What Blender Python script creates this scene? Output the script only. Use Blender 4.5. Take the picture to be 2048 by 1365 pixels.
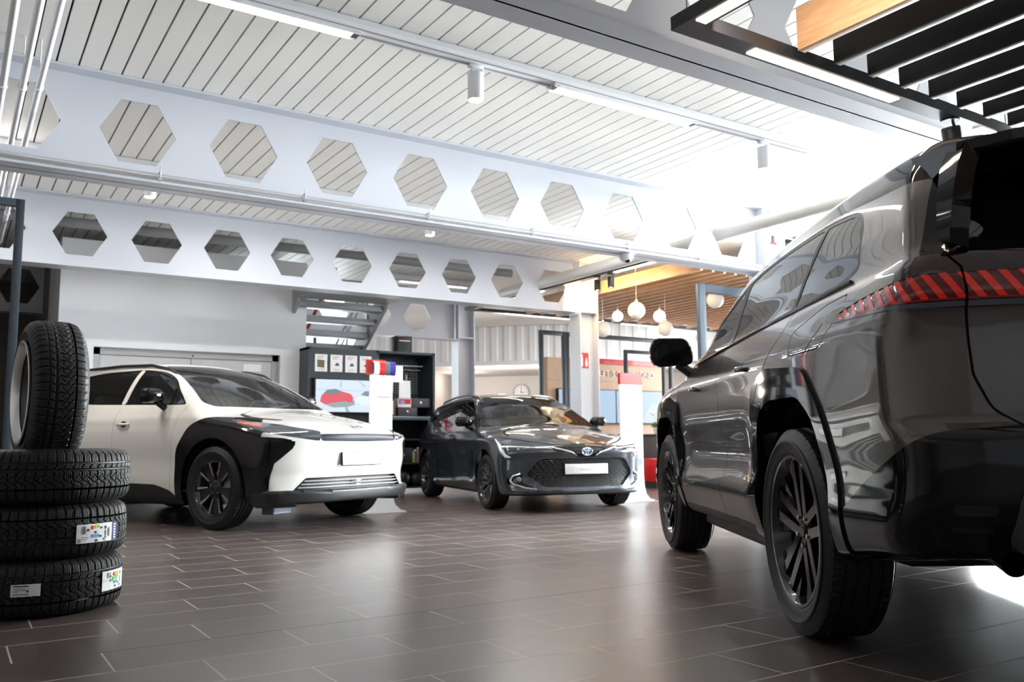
import bpy, bmesh, math, random
import numpy as np
from mathutils import Vector, Matrix
random.seed(7)
S = bpy.context.scene
COL = S.collection
for o in list(bpy.data.objects): bpy.data.objects.remove(o)
R_ = math.radians
PI = math.pi
# ------------------------------------------------------------------ camera
CH = 0.72
def cam_basis():
    yaw, pit, rol = 0.575888, 0.116528, -0.0088596
    c, s = math.cos, math.sin
    f = Vector((s(yaw)*c(pit), c(yaw)*c(pit), s(pit)))
    r0 = Vector((c(yaw), -s(yaw), 0)); u0 = r0.cross(f)
    r = c(rol)*r0 + s(rol)*u0; u = -s(rol)*r0 + c(rol)*u0
    return r, u, f
cam = bpy.data.cameras.new('camera'); camo = bpy.data.objects.new('camera', cam); COL.objects.link(camo)
_r, _u, _f = cam_basis()
M4 = Matrix((( _r.x, _u.x, -_f.x, 0), (_r.y, _u.y, -_f.y, 0), (_r.z, _u.z, -_f.z, CH), (0, 0, 0, 1)))
camo.matrix_world = M4
cam.sensor_width = 36; cam.lens = 1729.2/2048*36; cam.clip_start = 0.02; cam.clip_end = 200
cam.dof.use_dof = True; cam.dof.focus_distance = 3.6; cam.dof.aperture_fstop = 4.5
S.camera = camo
# ------------------------------------------------------------------ exposure, world
S.view_settings.view_transform = 'Standard'; S.view_settings.look = 'None'
S.view_settings.gamma = 1; S.view_settings.exposure = 1.22
S.view_settings.use_curve_mapping = False
W = bpy.data.worlds.new('world'); S.world = W; W.use_nodes = True
bg = W.node_tree.nodes['Background']; bg.inputs[0].default_value = (0.90, 0.95, 1.0, 1); bg.inputs[1].default_value = 1.3
def area(name, loc, look, sx, sy, power, col=(1, 1, 1)):
    l = bpy.data.lights.new(name, 'AREA'); l.shape = 'RECTANGLE'; l.size = sx; l.size_y = sy; l.energy = power; l.color = col
    o = bpy.data.objects.new(name, l); COL.objects.link(o); o.location = loc
    o.rotation_euler = (Vector(look)-Vector(loc)).to_track_quat('-Z', 'Y').to_euler()
    return o
# daylight entering through the glazed walls (each lamp sits outside its window)
area('daylight_right', (12.0, 4.2, 2.3), (5.0, 4.8, 3.6), 7.0, 1.3, 3150, (0.98, 0.98, 1.0))
area('daylight_side', (14.2, 10.0, 1.9), (6, 10.2, 1.9), 3.6, 2.4, 170, (0.95, 0.97, 1.0))
area('daylight_front', (8.0, -5.7, 1.3), (6.0, 4, 2.4), 2.6, 2.2, 30, (0.95, 0.97, 1.0))
area('daylight_back', (5.4, 16.9, 2.2), (5.0, 8, 1.4), 2.8, 2.4, 200, (0.95, 0.97, 1.0))
area('skylight', (11.0, 13.4, 3.38), (11.0, 13.6, 0), 5.0, 1.6, 60, (1.0, 0.98, 0.96))
# ------------------------------------------------------------------ materials
def mat(name, col=(.8, .8, .8), rough=.5, metal=0.0, coat=0.0, emit=None, estr=0.0, spec=.5, trans=0.0, ior=1.45, alpha=1.0, bump=None):
    m = bpy.data.materials.new(name); m.use_nodes = True
    nt = m.node_tree; b = nt.nodes['Principled BSDF']
    b.inputs['Base Color'].default_value = (*col, 1); b.inputs['Roughness'].default_value = rough
    b.inputs['Metallic'].default_value = metal; b.inputs['Coat Weight'].default_value = coat
    b.inputs['Coat Roughness'].default_value = 0.02
    b.inputs['Specular IOR Level'].default_value = spec
    b.inputs['Transmission Weight'].default_value = trans; b.inputs['IOR'].default_value = ior
    if emit: b.inputs['Emission Color'].default_value = (*emit, 1); b.inputs['Emission Strength'].default_value = estr
    # fine procedural variation so that no surface is perfectly uniform
    sc, amt = bump if bump else (60.0, 0.006)
    if amt > 0:
        n = nt.nodes.new('ShaderNodeTexNoise'); n.inputs['Scale'].default_value = sc; n.inputs['Detail'].default_value = 2
        tc = nt.nodes.new('ShaderNodeTexCoord'); nt.links.new(tc.outputs['Object'], n.inputs['Vector'])
        mr = nt.nodes.new('ShaderNodeMapRange'); mr.inputs[3].default_value = max(0, rough-amt*2); mr.inputs[4].default_value = min(1, rough+amt*2)
        nt.links.new(n.outputs[0], mr.inputs[0]); nt.links.new(mr.outputs[0], b.inputs['Roughness'])
    return m
def glass(name, tint=(.8, .85, .85), mix=.5, dark=(.01, .01, .012), ior=1.9):
    m = bpy.data.materials.new(name); m.use_nodes = True; nt = m.node_tree; nt.nodes.clear()
    out = nt.nodes.new('ShaderNodeOutputMaterial')
    tr = nt.nodes.new('ShaderNodeBsdfTransparent'); tr.inputs[0].default_value = (*tint, 1)
    df = nt.nodes.new('ShaderNodeBsdfDiffuse'); df.inputs[0].default_value = (*dark, 1)
    m1 = nt.nodes.new('ShaderNodeMixShader'); m1.inputs[0].default_value = mix
    nt.links.new(tr.outputs[0], m1.inputs[1]); nt.links.new(df.outputs[0], m1.inputs[2])
    gl = nt.nodes.new('ShaderNodeBsdfGlossy'); gl.inputs['Roughness'].default_value = 0.0; gl.inputs[0].default_value = (1, 1, 1, 1)
    fr = nt.nodes.new('ShaderNodeFresnel'); fr.inputs[0].default_value = ior
    m2 = nt.nodes.new('ShaderNodeMixShader'); nt.links.new(fr.outputs[0], m2.inputs[0])
    nt.links.new(m1.outputs[0], m2.inputs[1]); nt.links.new(gl.outputs[0], m2.inputs[2])
    nt.links.new(m2.outputs[0], out.inputs[0]); return m
MT = {}
MT['white'] = mat('painted_white', (.80, .81, .84), .45)
MT['steel_white'] = mat('beam_paint', (.56, .58, .635), .35)
MT['steel_grey'] = mat('grey_paint', (.33, .33, .34), .45)
MT['ceil'] = mat('ceiling_board', (.88, .865, .83), .5)
MT['black'] = mat('black_plastic', (.012, .012, .013), .5)
MT['void'] = mat('black_void', (.004, .004, .004), .9)
MT['gloss_black'] = mat('gloss_black', (.006, .006, .007), .05, bump=(60, .004))
MT['rubber'] = mat('tyre_rubber', (.010, .010, .011), .55, bump=(120, .05))
MT['trim'] = mat('dark_trim', (.02, .021, .023), .4)
MT['chrome'] = mat('chrome', (.82, .82, .84), .08, metal=1)
MT['alu'] = mat('machined_aluminium', (.55, .55, .57), .28, metal=1)
MT['dark_alu'] = mat('dark_rim', (.02, .02, .022), .18, metal=.3, coat=1)
MT['anthracite'] = mat('anthracite_frame', (.026, .036, .046), .4)
MT['frame_paint'] = mat('frame_paint', (.03, .03, .037), .28)
MT['red'] = mat('signal_red', (.55, .012, .012), .3, coat=.4)
MT['paper'] = mat('paper', (.85, .85, .86), .6)
MT['lamp_w'] = mat('lamp_warm', (1, 1, 1), .5, emit=(1.0, .86, .66), estr=9)
MT['lamp'] = mat('lamp_tube', (1, 1, 1), .5, emit=(1.0, .93, .90), estr=13)
MT['globe'] = mat('opal_globe', (.62, .59, .56), .25, emit=(1.0, .93, .86), estr=.08)
MT['globe_on'] = mat('opal_globe_lit', (.9, .88, .85), .25, emit=(1.0, .93, .84), estr=.45)
MT['glass'] = glass('window_glass', (.92, .95, .95), .03, (.5, .55, .55))
MT['interior'] = mat('car_interior', (.035, .035, .036), .7)
MT['seat'] = mat('seat_fabric', (.13, .13, .135), .6)
# ------------------------------------------------------------------ mesh helpers
class MB:
    def __init__(s): s.v = []; s.f = []; s.m = []; s.mi = 0
    def add(s, vs, fs):
        n = len(s.v); s.v += [tuple(p) for p in vs]; s.f += [tuple(i+n for i in f) for f in fs]; s.m += [s.mi]*len(fs)
    def box(s, a, b, bev=0.0):
        (x0, y0, z0), (x1, y1, z1) = [(min(p, q)) for p, q in zip(a, b)], [(max(p, q)) for p, q in zip(a, b)]
        if bev <= 0:
            s.add([(x0, y0, z0), (x1, y0, z0), (x1, y1, z0), (x0, y1, z0), (x0, y0, z1), (x1, y0, z1), (x1, y1, z1), (x0, y1, z1)],
                  [(0, 3, 2, 1), (4, 5, 6, 7), (0, 1, 5, 4), (1, 2, 6, 5), (2, 3, 7, 6), (3, 0, 4, 7)]); return
        b = min(bev, (x1-x0)/2.01, (y1-y0)/2.01, (z1-z0)/2.01)
        bm = bmesh.new(); bmesh.ops.create_cube(bm, size=1)
        for v in bm.verts: v.co = Vector(((x0+x1)/2+v.co.x*(x1-x0), (y0+y1)/2+v.co.y*(y1-y0), (z0+z1)/2+v.co.z*(z1-z0)))
        bmesh.ops.bevel(bm, geom=list(bm.edges), offset=b, segments=2, affect='EDGES', profile=.5)
        s.bm(bm)
    def bm(s, bm):
        bm.verts.index_update(); s.add([v.co[:] for v in bm.verts], [[v.index for v in f.verts] for f in bm.faces]); bm.free()
    def cyl(s, p, q, r, r2=None, n=16, cap=True):
        p, q = Vector(p), Vector(q); r2 = r if r2 is None else r2
        d = (q-p).normalized(); a = d.orthogonal().normalized(); b = d.cross(a)
        vs = []; fs = []
        for k in range(n):
            t = 2*PI*k/n; e = a*math.cos(t)+b*math.sin(t); vs += [p+e*r, q+e*r2]
        for k in range(n):
            j = (k+1) % n; fs.append((2*k, 2*j, 2*j+1, 2*k+1))
        if cap: fs += [tuple(2*k for k in range(n))[::-1], tuple(2*k+1 for k in range(n))]
        s.add(vs, fs)
    def lathe(s, prof, n=48, axis='z', c=(0, 0, 0), a0=0, a1=2*PI):
        full = abs(a1-a0-2*PI) < 1e-6; vs = []; fs = []; m = len(prof); K = n if full else n+1
        for k in range(K):
            t = a0+(a1-a0)*k/n; ct, st = math.cos(t), math.sin(t)
            for (r, h) in prof:
                p = (r*ct, r*st, h) if axis == 'z' else ((r*ct, h, r*st) if axis == 'y' else (h, r*ct, r*st))
                vs.append((p[0]+c[0], p[1]+c[1], p[2]+c[2]))
        for k in range(n):
            j = (k+1) % K
            for i in range(m-1):
                f = (k*m+i, j*m+i, j*m+i+1, k*m+i+1); fs.append(f if axis != 'y' else f[::-1])
        s.add(vs, fs)
    def tube(s, pts, r, n=8, closed=False):
        pts = [Vector(p) for p in pts]; N = len(pts); vs = []; fs = []; up = None
        for i, p in enumerate(pts):
            if closed: d = (pts[(i+1) % N]-pts[i-1])
            else: d = pts[min(i+1, N-1)]-pts[max(i-1, 0)]
            d.normalize()
            if up is None: up = d.orthogonal().normalized()
            a = (up-d*up.dot(d)).normalized(); up = a; b = d.cross(a)
            rr = r[i] if isinstance(r, (list, tuple)) else r
            for k in range(n):
                t = 2*PI*k/n; vs.append(p+(a*math.cos(t)+b*math.sin(t))*rr)
        for i in range(N if closed else N-1):
            j = (i+1) % N
            for k in range(n): l = (k+1) % n; fs.append((i*n+k, i*n+l, j*n+l, j*n+k))
        if not closed: fs += [tuple(range(n))[::-1], tuple((N-1)*n+k for k in range(n))]
        s.add(vs, fs)
    def prism(s, poly, plane, a, b):
        # poly: 2-D outline; plane 'xy','xz','yz'; extruded from a to b along the remaining axis
        def P(u, v, w): return {'xy': (u, v, w), 'xz': (u, w, v), 'yz': (w, u, v)}[plane]
        n = len(poly); vs = [P(u, v, a) for u, v in poly]+[P(u, v, b) for u, v in poly]
        fs = [tuple(range(n)), tuple(range(2*n-1, n-1, -1))]+[(i, i+n, (i+1) % n+n, (i+1) % n) for i in range(n)]
        s.add(vs, fs)
    def sphere(s, c, r, n=24, m=14, sx=1, sy=1, sz=1):
        prof = [(r*math.sin(PI*i/m), -r*math.cos(PI*i/m)) for i in range(m+1)]
        t = MB(); t.lathe(prof, n)
        s.add([(x*sx+c[0], y*sy+c[1], z*sz+c[2]) for x, y, z in t.v], t.f)
    def xf(s, M):
        s.v = [tuple(M @ Vector(p)) for p in s.v]; return s
    def merge(s, o): s.add(o.v, o.f); return s
    def mesh(s, name, mats, smooth=False, weld=True):
        me = bpy.data.meshes.new(name); me.from_pydata(s.v, [], s.f)
        for m in (mats if isinstance(mats, (list, tuple)) else [mats]): me.materials.append(m)
        if any(s.m): me.polygons.foreach_set('material_index', s.m)
        bm = bmesh.new(); bm.from_mesh(me)
        if weld: bmesh.ops.remove_doubles(bm, verts=bm.verts, dist=1e-5)
        bmesh.ops.recalc_face_normals(bm, faces=bm.faces); bm.to_mesh(me); bm.free()
        if smooth: auto_smooth(me, smooth if smooth is not True else 35)
        me.update(); return me
    def build(s, name, mats, parent=None, smooth=False, loc=None, rot=None, weld=True):
        o = bpy.data.objects.new(name, s.mesh(name, mats, smooth, weld)); COL.objects.link(o)
        if parent: o.parent = parent
        if loc: o.location = loc
        if rot: o.rotation_euler = rot
        return o
def auto_smooth(me, ang):
    me.polygons.foreach_set('use_smooth', [True]*len(me.polygons))
    bm = bmesh.new(); bm.from_mesh(me)
    for e in bm.edges:
        if len(e.link_faces) == 2: e.smooth = e.calc_face_angle(0) < R_(ang)
        else: e.smooth = False
    bm.to_mesh(me); bm.free()
def tag(o, label=None, cat=None, group=None, kind=None):
    if label: o['label'] = label
    if cat: o['category'] = cat
    if group: o['group'] = group
    if kind: o['kind'] = kind
    return o
def empty(name, loc=(0, 0, 0), rz=0, label=None, cat=None, group=None, sc=1):
    o = bpy.data.objects.new(name, None); COL.objects.link(o); o.location = loc; o.rotation_euler = (0, 0, rz); o.scale = (sc,)*3
    o.empty_display_size = .1
    return tag(o, label, cat, group)
def struct(o): o['kind'] = 'structure'; return o
def copy_tree(o, parent=None):
    c = o.copy(); COL.objects.link(c); c.parent = parent
    for ch in [x for x in bpy.data.objects if x.parent == o]: copy_tree(ch, c)
    return c
def box(name, a, b, m, parent=None, bev=0.0):
    k = MB(); k.box(a, b, bev); return k.build(name, m, parent, smooth=bool(bev))
def text(s, size, m, parent, loc, rot, name='lettering', ext=.001, align='CENTER', bold=0.0):
    cu = bpy.data.curves.new(name, 'FONT'); cu.body = s; cu.size = size; cu.extrude = ext; cu.align_x = align; cu.align_y = 'CENTER'; cu.offset = bold
    t = bpy.data.objects.new(name, cu); COL.objects.link(t)
    me = bpy.data.meshes.new_from_object(t); me.name = name; bpy.data.objects.remove(t)
    me.materials.clear(); me.materials.append(m)
    o = bpy.data.objects.new(name, me); COL.objects.link(o); o.parent = parent; o.location = loc; o.rotation_euler = rot
    return o
# ================================================================== SETTING
ZC = 3.42      # ceiling
def floor_mat():
    m = bpy.data.materials.new('floor_tiles'); m.use_nodes = True; nt = m.node_tree; N = nt.nodes; L = nt.links; b = N['Principled BSDF']
    def mth(op, a, c=None, d=None):
        n = N.new('ShaderNodeMath'); n.operation = op
        for i, x in enumerate((a, c, d)):
            if x is None: continue
            if isinstance(x, (int, float)): n.inputs[i].default_value = x
            else: L.new(x, n.inputs[i])
        return n.outputs[0]
    g = N.new('ShaderNodeNewGeometry'); sx = N.new('ShaderNodeSeparateXYZ'); L.new(g.outputs['Position'], sx.inputs[0])
    v = mth('DIVIDE', mth('SUBTRACT', sx.outputs[1], 2.80), .308); row = mth('FLOOR', v); fv = mth('SUBTRACT', v, row)
    u = mth('SUBTRACT', mth('DIVIDE', sx.outputs[0], .645), mth('FRACT', mth('ADD', mth('MULTIPLY', row, .58), .18)))
    cl = mth('FLOOR', u); fu = mth('SUBTRACT', u, cl)
    def edge(f, w): return mth('MINIMUM', mth('MULTIPLY', f, w), mth('MULTIPLY', mth('SUBTRACT', 1, f), w))
    d = mth('MINIMUM', edge(fu, .645), edge(fv, .308))
    line = mth('SUBTRACT', 1, mth('SMOOTH_MIN', mth('MAXIMUM', mth('DIVIDE', mth('SUBTRACT', d, .0025), .0012), 0), 1, .01)); line.node.use_clamp = True
    jd = mth('LESS_THAN', mth('ABSOLUTE', mth('SUBTRACT', sx.outputs[1], 3.417)), .004)
    cb = N.new('ShaderNodeCombineXYZ'); L.new(cl, cb.inputs[0]); L.new(row, cb.inputs[1])
    wn = N.new('ShaderNodeTexWhiteNoise'); wn.noise_dimensions = '2D'; L.new(cb.outputs[0], wn.inputs[0])
    nz = N.new('ShaderNodeTexNoise'); nz.inputs['Scale'].default_value = 2.3; nz.inputs['Detail'].default_value = 6; L.new(g.outputs['Position'], nz.inputs['Vector'])
    mp = N.new('ShaderNodeMapping'); mp.inputs['Scale'].default_value = (1.2, 30, 1); L.new(g.outputs['Position'], mp.inputs[0])
    n2 = N.new('ShaderNodeTexNoise'); n2.inputs['Scale'].default_value = 1.0; n2.inputs['Detail'].default_value = 3; L.new(mp.outputs[0], n2.inputs['Vector'])
    k = mth('ADD', mth('ADD', mth('MULTIPLY', wn.outputs[0], .22), mth('MULTIPLY', nz.outputs[0], .22)), mth('ADD', .74, mth('MULTIPLY', n2.outputs[0], .08)))
    c = N.new('ShaderNodeMix'); c.data_type = 'RGBA'; c.blend_type = 'MULTIPLY'; c.inputs[0].default_value = 1
    c.inputs[6].default_value = (.086, .069, .065, 1); cc = N.new('ShaderNodeCombineColor'); [L.new(k, cc.inputs[i]) for i in range(3)]; L.new(cc.outputs[0], c.inputs[7])
    c2 = N.new('ShaderNodeMix'); c2.data_type = 'RGBA'; L.new(line, c2.inputs[0]); L.new(c.outputs[2], c2.inputs[6]); c2.inputs[7].default_value = (.46, .36, .285, 1)
    c3 = N.new('ShaderNodeMix'); c3.data_type = 'RGBA'; L.new(jd, c3.inputs[0]); L.new(c2.outputs[2], c3.inputs[6]); c3.inputs[7].default_value = (.035, .028, .025, 1)
    L.new(c3.outputs[2], b.inputs['Base Color'])
    L.new(mth('ADD', .27, mth('ADD', mth('MULTIPLY', nz.outputs[0], .04), mth('MULTIPLY', line, .35))), b.inputs['Roughness'])
    b.inputs['Specular IOR Level'].default_value = .9
    return m
X0, X1, Y0, Y1 = -3.2, 12.4, -5.2, 17.2
struct(box('floor', (X0-.2, Y0-.2, -.12), (X1+6, 21.2, 0), floor_mat()))
# ceiling: boards along Y with dark joints between them
mb = MB(); mb.mi = 1; mb.box((X0-.2, Y0-.2, ZC+.03), (X1+6, 21.2, ZC+.15)); mb.mi = 0
P_ = .142; k = math.floor((X0-.35)/P_); x = .35+k*P_
while x < X1+5.9:
    mb.box((x+.0065, Y0-.1, ZC), (x+P_-.0065, 21.0, ZC+.025)); x += P_
struct(mb.build('ceiling', [MT['ceil'], MT['void']], weld=False))
# ---- castellated beams
def web(x0, x1, centres, zb, zt, zh0, zh1, hw, fw, y, m, name='castellated_beam', flange=.26, label=None):
    t = empty(name, ((x0+x1)/2, y, zb), 0, label, 'beam', 'castellated ceiling beams')
    zm = (zh0+zh1)/2; v = []; f = []
    def P(xx, zz): v.append((xx-(x0+x1)/2, 0, zz-zb)); return len(v)-1
    cs = [c for c in centres if c-hw > x0+.02 and c+hw < x1-.02]
    def quad(*p): f.append(tuple(P(*q) for q in p))
    quad((x0, zb), (x1, zb), (x1, zh0), (x0, zh0)); quad((x0, zh1), (x1, zh1), (x1, zt), (x0, zt))
    prev = None
    for c in cs+[None]:
        l = [(prev+fw, zh0), (prev+hw, zm), (prev+fw, zh1)] if prev is not None else [(x0, zh0), (x0, zm), (x0, zh1)]
        r = [(c-fw, zh0), (c-hw, zm), (c-fw, zh1)] if c is not None else [(x1, zh0), (x1, zm), (x1, zh1)]
        quad(l[0], r[0], r[1], l[1]); quad(l[1], r[1], r[2], l[2]); prev = c
    bm = bmesh.new(); vs = [bm.verts.new(p) for p in v]
    for q in f: bm.faces.new([vs[i] for i in q])
    bmesh.ops.remove_doubles(bm, verts=bm.verts, dist=1e-4)
    r = bmesh.ops.extrude_face_region(bm, geom=list(bm.faces))
    for e in r['geom']:
        if isinstance(e, bmesh.types.BMVert): e.co.y += .012
    mb = MB(); mb.bm(bm); o = mb.build('web', m, t); o.location.y = -.006
    hx = (x1-x0)/2
    box('bottom_flange', (-hx, -flange/2, 0), (hx, flange/2, .018), m, t)
    box('top_flange', (-hx, -flange/2, zt-zb-.018), (hx, flange/2, zt-zb), m, t)
    return t
BW = MT['steel_white']
hx = lambda c0, n, p=.785: [c0+p*k for k in range(-8, n)]
b0 = web(-3.1, 9.3, hx(2.53, 8), 2.65, ZC-.002, 2.80, 3.27, .27, .13, 3.05, BW, label='white beam with hexagonal openings nearest the camera, above the black baffles')
b1 = web(-3.1, 7.78, hx(1.065, 9), 2.645, ZC-.002, 2.80, 3.28, .27, .13, 6.75, BW, label='white beam with large hexagonal openings crossing the middle of the ceiling, grey pipe along its foot')
b2 = web(-3.1, 7.78, hx(1.08, 9, .787), 2.63, ZC-.002, 2.775, 3.245, .27, .13, 10.27, BW, label='white beam with hexagonal openings running above the white wall and the stairs')
b3 = web(1.1-4.2, 7.78, hx(.98-.27, 10, .787), 2.60, ZC-.002, 2.74, 3.23, .27, .13, 13.95, BW, label='rearmost white beam with hexagonal openings behind the stairs')
# ---- columns
def column(x, y, label):
    t = empty('steel_column', (x, y, 0), 0, label, 'column', 'white steel columns')
    box('flange', (-.175, -.13, 0), (-.157, .13, ZC-.002), BW, t); box('flange', (.157, -.13, 0), (.175, .13, ZC-.002), BW, t)
    box('web', (-.157, -.008, 0), (.157, .008, ZC-.002), BW, t)
    box('base_plate', (-.22, -.18, 0), (.22, .18, .02), BW, t)
    for z in (2.66, ):
        box('stiffener', (-.157, -.125, z-.02), (.157, .125, z), BW, t)
    return t
column(7.97, 3.05, 'white steel column hidden behind the grey car under the front beam') if False else None
column(7.97, 6.75, 'white steel column just above the grey car bonnet, right end of the middle beam')
col2 = column(7.97, 10.27, 'white steel column with the red fire extinguisher sign')
column(7.97, 13.95, 'white steel column standing behind the dark estate car, left of the black frames')
rpoly2 = lambda p: p
# ---- fire extinguisher sign on the column web
s = empty('fire_extinguisher_sign', (7.945, 10.255, 1.93), 0, 'red and white fire extinguisher sign on the white column', 'sign')
box('sign_panel', (-.085, 0, -.115), (.085, .004, .115), MT['red'], s)
mb = MB(); mb.prism(rpoly2([(-.066, -.09), (-.022, -.09), (-.022, .035), (-.034, .055), (-.054, .055), (-.066, .035)]), 'xz', -.003, 0); mb.box((-.05, -.003, .06), (-.026, 0, .085)); mb.build('extinguisher_symbol', MT['white'], s)
mb = MB(); mb.prism([(.025, -.09), (.06, -.09), (.068, -.04), (.052, .01), (.056, .03), (.042, .045), (.032, .01), (.018, -.04)], 'xz', -.003, 0); mb.build('flame_symbol', MT['white'], s)
# ---- pipes and ducts
mb = MB(); mb.cyl((-3, 0, 0), (7.7, 0, 0), .021, n=14); c = mb.build('conduit_pipe', mat('zinc_pipe', (.62, .62, .64), .3, metal=.6), None, smooth=40, loc=(0, 6.605, 2.688)); tag(c, 'thin grey pipe running along the foot of the middle beam', 'pipe')
for k, x in enumerate((-.9, -.05, 1.2, 2.3, 3.42, 4.52, 5.7, 6.7)):
    mb = MB(); mb.tube([(x, -.03, -.012), (x, -.03, .03), (x, 0, .034), (x, .03, .03)], .005, 6); mb.box((x-.012, -.034, -.028), (x+.012, .004, -.019)); mb.cyl((x, -.03, .03), (x, -.03, .07), .004, n=8)
    mb.build('pipe_clamp', mat('clamp_zinc', (.5, .5, .5), .35, metal=.8) if k == 0 else bpy.data.materials['clamp_zinc'], c)
mb = MB(); mb.cyl((0, 2.0, 0), (0, 11.4, 0), .078, n=28); t = mb.build('air_duct', mat('duct_cream', (.74, .73, .68), .4), None, smooth=40, loc=(7.24, 0, 3.055)); tag(t, 'long round cream duct passing through the last hexagons of the beams', 'duct')
mb = MB(); mb.cyl((-3, 0, 0), (7.1, 0, 0), .06, n=24); t = mb.build('air_duct', MT['steel_grey'], None, smooth=40, loc=(0, 10.95, 3.29)); tag(t, 'round grey duct seen through the hexagons above the white wall', 'duct')
for i, (x, z, nm) in enumerate(((.17, 3.06, 'leftmost'), (.28, 3.07, 'middle'), (.375, 3.09, 'rightmost'))):
    mb = MB(); mb.cyl((0, -4.8, 0), (0, 11.5, 0), .022, n=14)
    for y in (6.3, 10.0, 2.6): mb.cyl((0, y, 0), (0, y+.03, 0), .029, n=14); mb.cyl((0, y+.015, 0), (0, y+.015, ZC-z), .004, n=6)
    tag(mb.build('ceiling_pipe', MT['white'], None, smooth=40, loc=(x, 0, z)), '%s of the three white pipes hanging at the upper left' % nm, 'pipe', 'white pipes under the ceiling')
# ---- lighting trunking with louvre lamps and track spots
def trunk(y, x0, x1, lamps, spots, lab, slabs, pw=0):
    t = empty('lighting_track', (x0, y, ZC-.001), 0, lab, 'light track', 'white lighting tracks')
    mb = MB(); L = x1-x0
    pr = [(-.045, -.10), (-.052, -.06), (-.03, -.012), (-.012, -.0), (.05, 0), (.05, -.10)]
    mb.prism(pr, 'yz', 0, L); mb.build('housing', MT['white'], t)
    mb = MB(); mb.box((0, -.058, -.101), (L, -.05, -.094)); mb.box((0, .0, -.104), (L, .022, -.1)); mb.build('track_rail', MT['steel_grey'], t)
    for a, b in lamps:
        if pw:
            l = bpy.data.lights.new('tube_light', 'AREA'); l.shape = 'RECTANGLE'; l.size = b-a; l.size_y = .08; l.energy = pw; l.color = (1, .96, .93)
            o = bpy.data.objects.new('tube_light', l); COL.objects.link(o); o.parent = t; o.location = ((a+b)/2-x0, 0, -.135)
        mb = MB(); mb.box((a-x0, -.055, -.112), (b-x0, .05, -.100)); mb.mi = 1; mb.box((a-x0+.05, -.04, -.116), (b-x0-.05, .036, -.1121)); mb.mi = 2
        x = a-x0
        mb.box((x, -.056, -.122), (x+.045, .052, -.1125)); mb.box((b-x0-.045, -.056, -.122), (b-x0, .052, -.1125))
        mb.build('louvre_lamp', [MT['white'], MT['lamp'], MT['chrome']], t)
        mb = MB(); q = x+.07
        while q < b-x0-.05: mb.box((q, -.045, -.128), (q+.004, .042, -.1165)); q += .055
        mb.box((x, -.052, -.13), (b-x0, -.046, -.1125)); mb.box((x, .043, -.13), (b-x0, .049, -.1125)); mb.build('louvre', MT['white'], t)
    for x, l in zip(spots, slabs):
        s = empty('track_spotlight', (x, y+.0, ZC-.106), 0, l, 'spotlight', 'white track spotlights')
        mb = MB(); mb.box((-.055, -.02, -.022), (.055, .02, 0), .004); mb.box((.045, -.012, -.17), (.062, .012, -.02), .003); mb.build('bracket', MT['white'], s, smooth=40)
        mb = MB(); mb.lathe([(0, -.055), (.052, -.055), (.055, -.06), (.055, -.245), (.05, -.25), (.048, -.235), (.0, -.235)], 32); mb.build('housing', MT['white'], s, smooth=40)
        mb = MB(); mb.lathe([(0, -.2415), (.044, -.2415), (.044, -.236), (0, -.236)], 24); mb.build('lens', MT['lamp_w'], s)
        l = bpy.data.lights.new('spot', 'SPOT'); l.energy = 45; l.spot_size = R_(70); l.spot_blend = .6; l.color = (1, .84, .66); l.shadow_soft_size = .04
        o = bpy.data.objects.new('spot', l); COL.objects.link(o); o.parent = s; o.location = (0, 0, -.26)
    return t
trunk(4.93, -1.2, 6.62, [(.6, 2.05), (3.56, 5.0)], [2.92, 5.84], 'long white lighting track with louvre lamps in front of the middle beam', ['white cylinder spotlight shining under the front lighting track, left one', 'white cylinder spotlight near the right end of the front lighting track'])
trunk(8.58, -1.6, 6.9, [(-.8, .6), (2.2, 3.5), (5.2, 6.4)], [1.48, 4.47], 'white lighting track behind the middle beam, seen through its hexagons', ['lit white cylinder spotlight below the left part of the middle beam', 'small white cylinder spotlight below the centre of the middle beam'], pw=20)
trunk(12.4, 5.6, 7.6, [(5.9, 7.2)], [], 'short white lighting track behind the rear beam', [])
# ---- white wall block with recessed double door
WW = MT['white']
mb = MB(); Yw = 11.6
mb.box((1.03, Yw, 1.93), (4.11, 12.98, 3.25)); mb.box((1.03, Yw, 0), (1.43, 12.98, 1.93)); mb.box((3.75, Yw, 0), (4.11, 12.98, 1.93)); mb.box((1.43, Yw+.30, 0), (3.75, 12.98, 1.93))
struct(mb.build('wall_middle', WW))
dg = mat('door_grey', (.55, .56, .57), .4)
d = empty('door_1', (2.6, Yw+.10, 0)); struct(d)
box('door_leaf', (-1.08, 0, .02), (-.004, .04, 1.84), dg, d); box('door_leaf', (.004, 0, .02), (1.08, .04, 1.84), dg, d)
mb = MB(); mb.box((-1.17, -.02, 0), (-1.085, .06, 1.93)); mb.box((1.065, -.02, 0), (1.15, .06, 1.93)); mb.box((-1.17, -.02, 1.845), (1.15, .06, 1.93)); mb.build('door_frame', mat('frame_grey', (.42, .42, .43), .4), d)
t = box('notice_sheet', (3.28, Yw+.096, 1.70), (3.52, Yw+.099, 1.80), MT['paper']); tag(t, 'small white notice taped high on the grey door behind the white car', 'notice')
mb = MB(); mb.lathe([(0, 0), (.012, 0), (.012, .012), (0, .012)], 16, 'y'); t = mb.build('door_stop', MT['black'], None, loc=(2.62, Yw+.07, 1.875)); tag(t, 'tiny black knob above the seam of the grey double door', 'door stop')
struct(box('baseboard_middle', (1.03, Yw-.012, 0), (1.43, Yw, .07), MT['steel_grey'])); 
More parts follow.
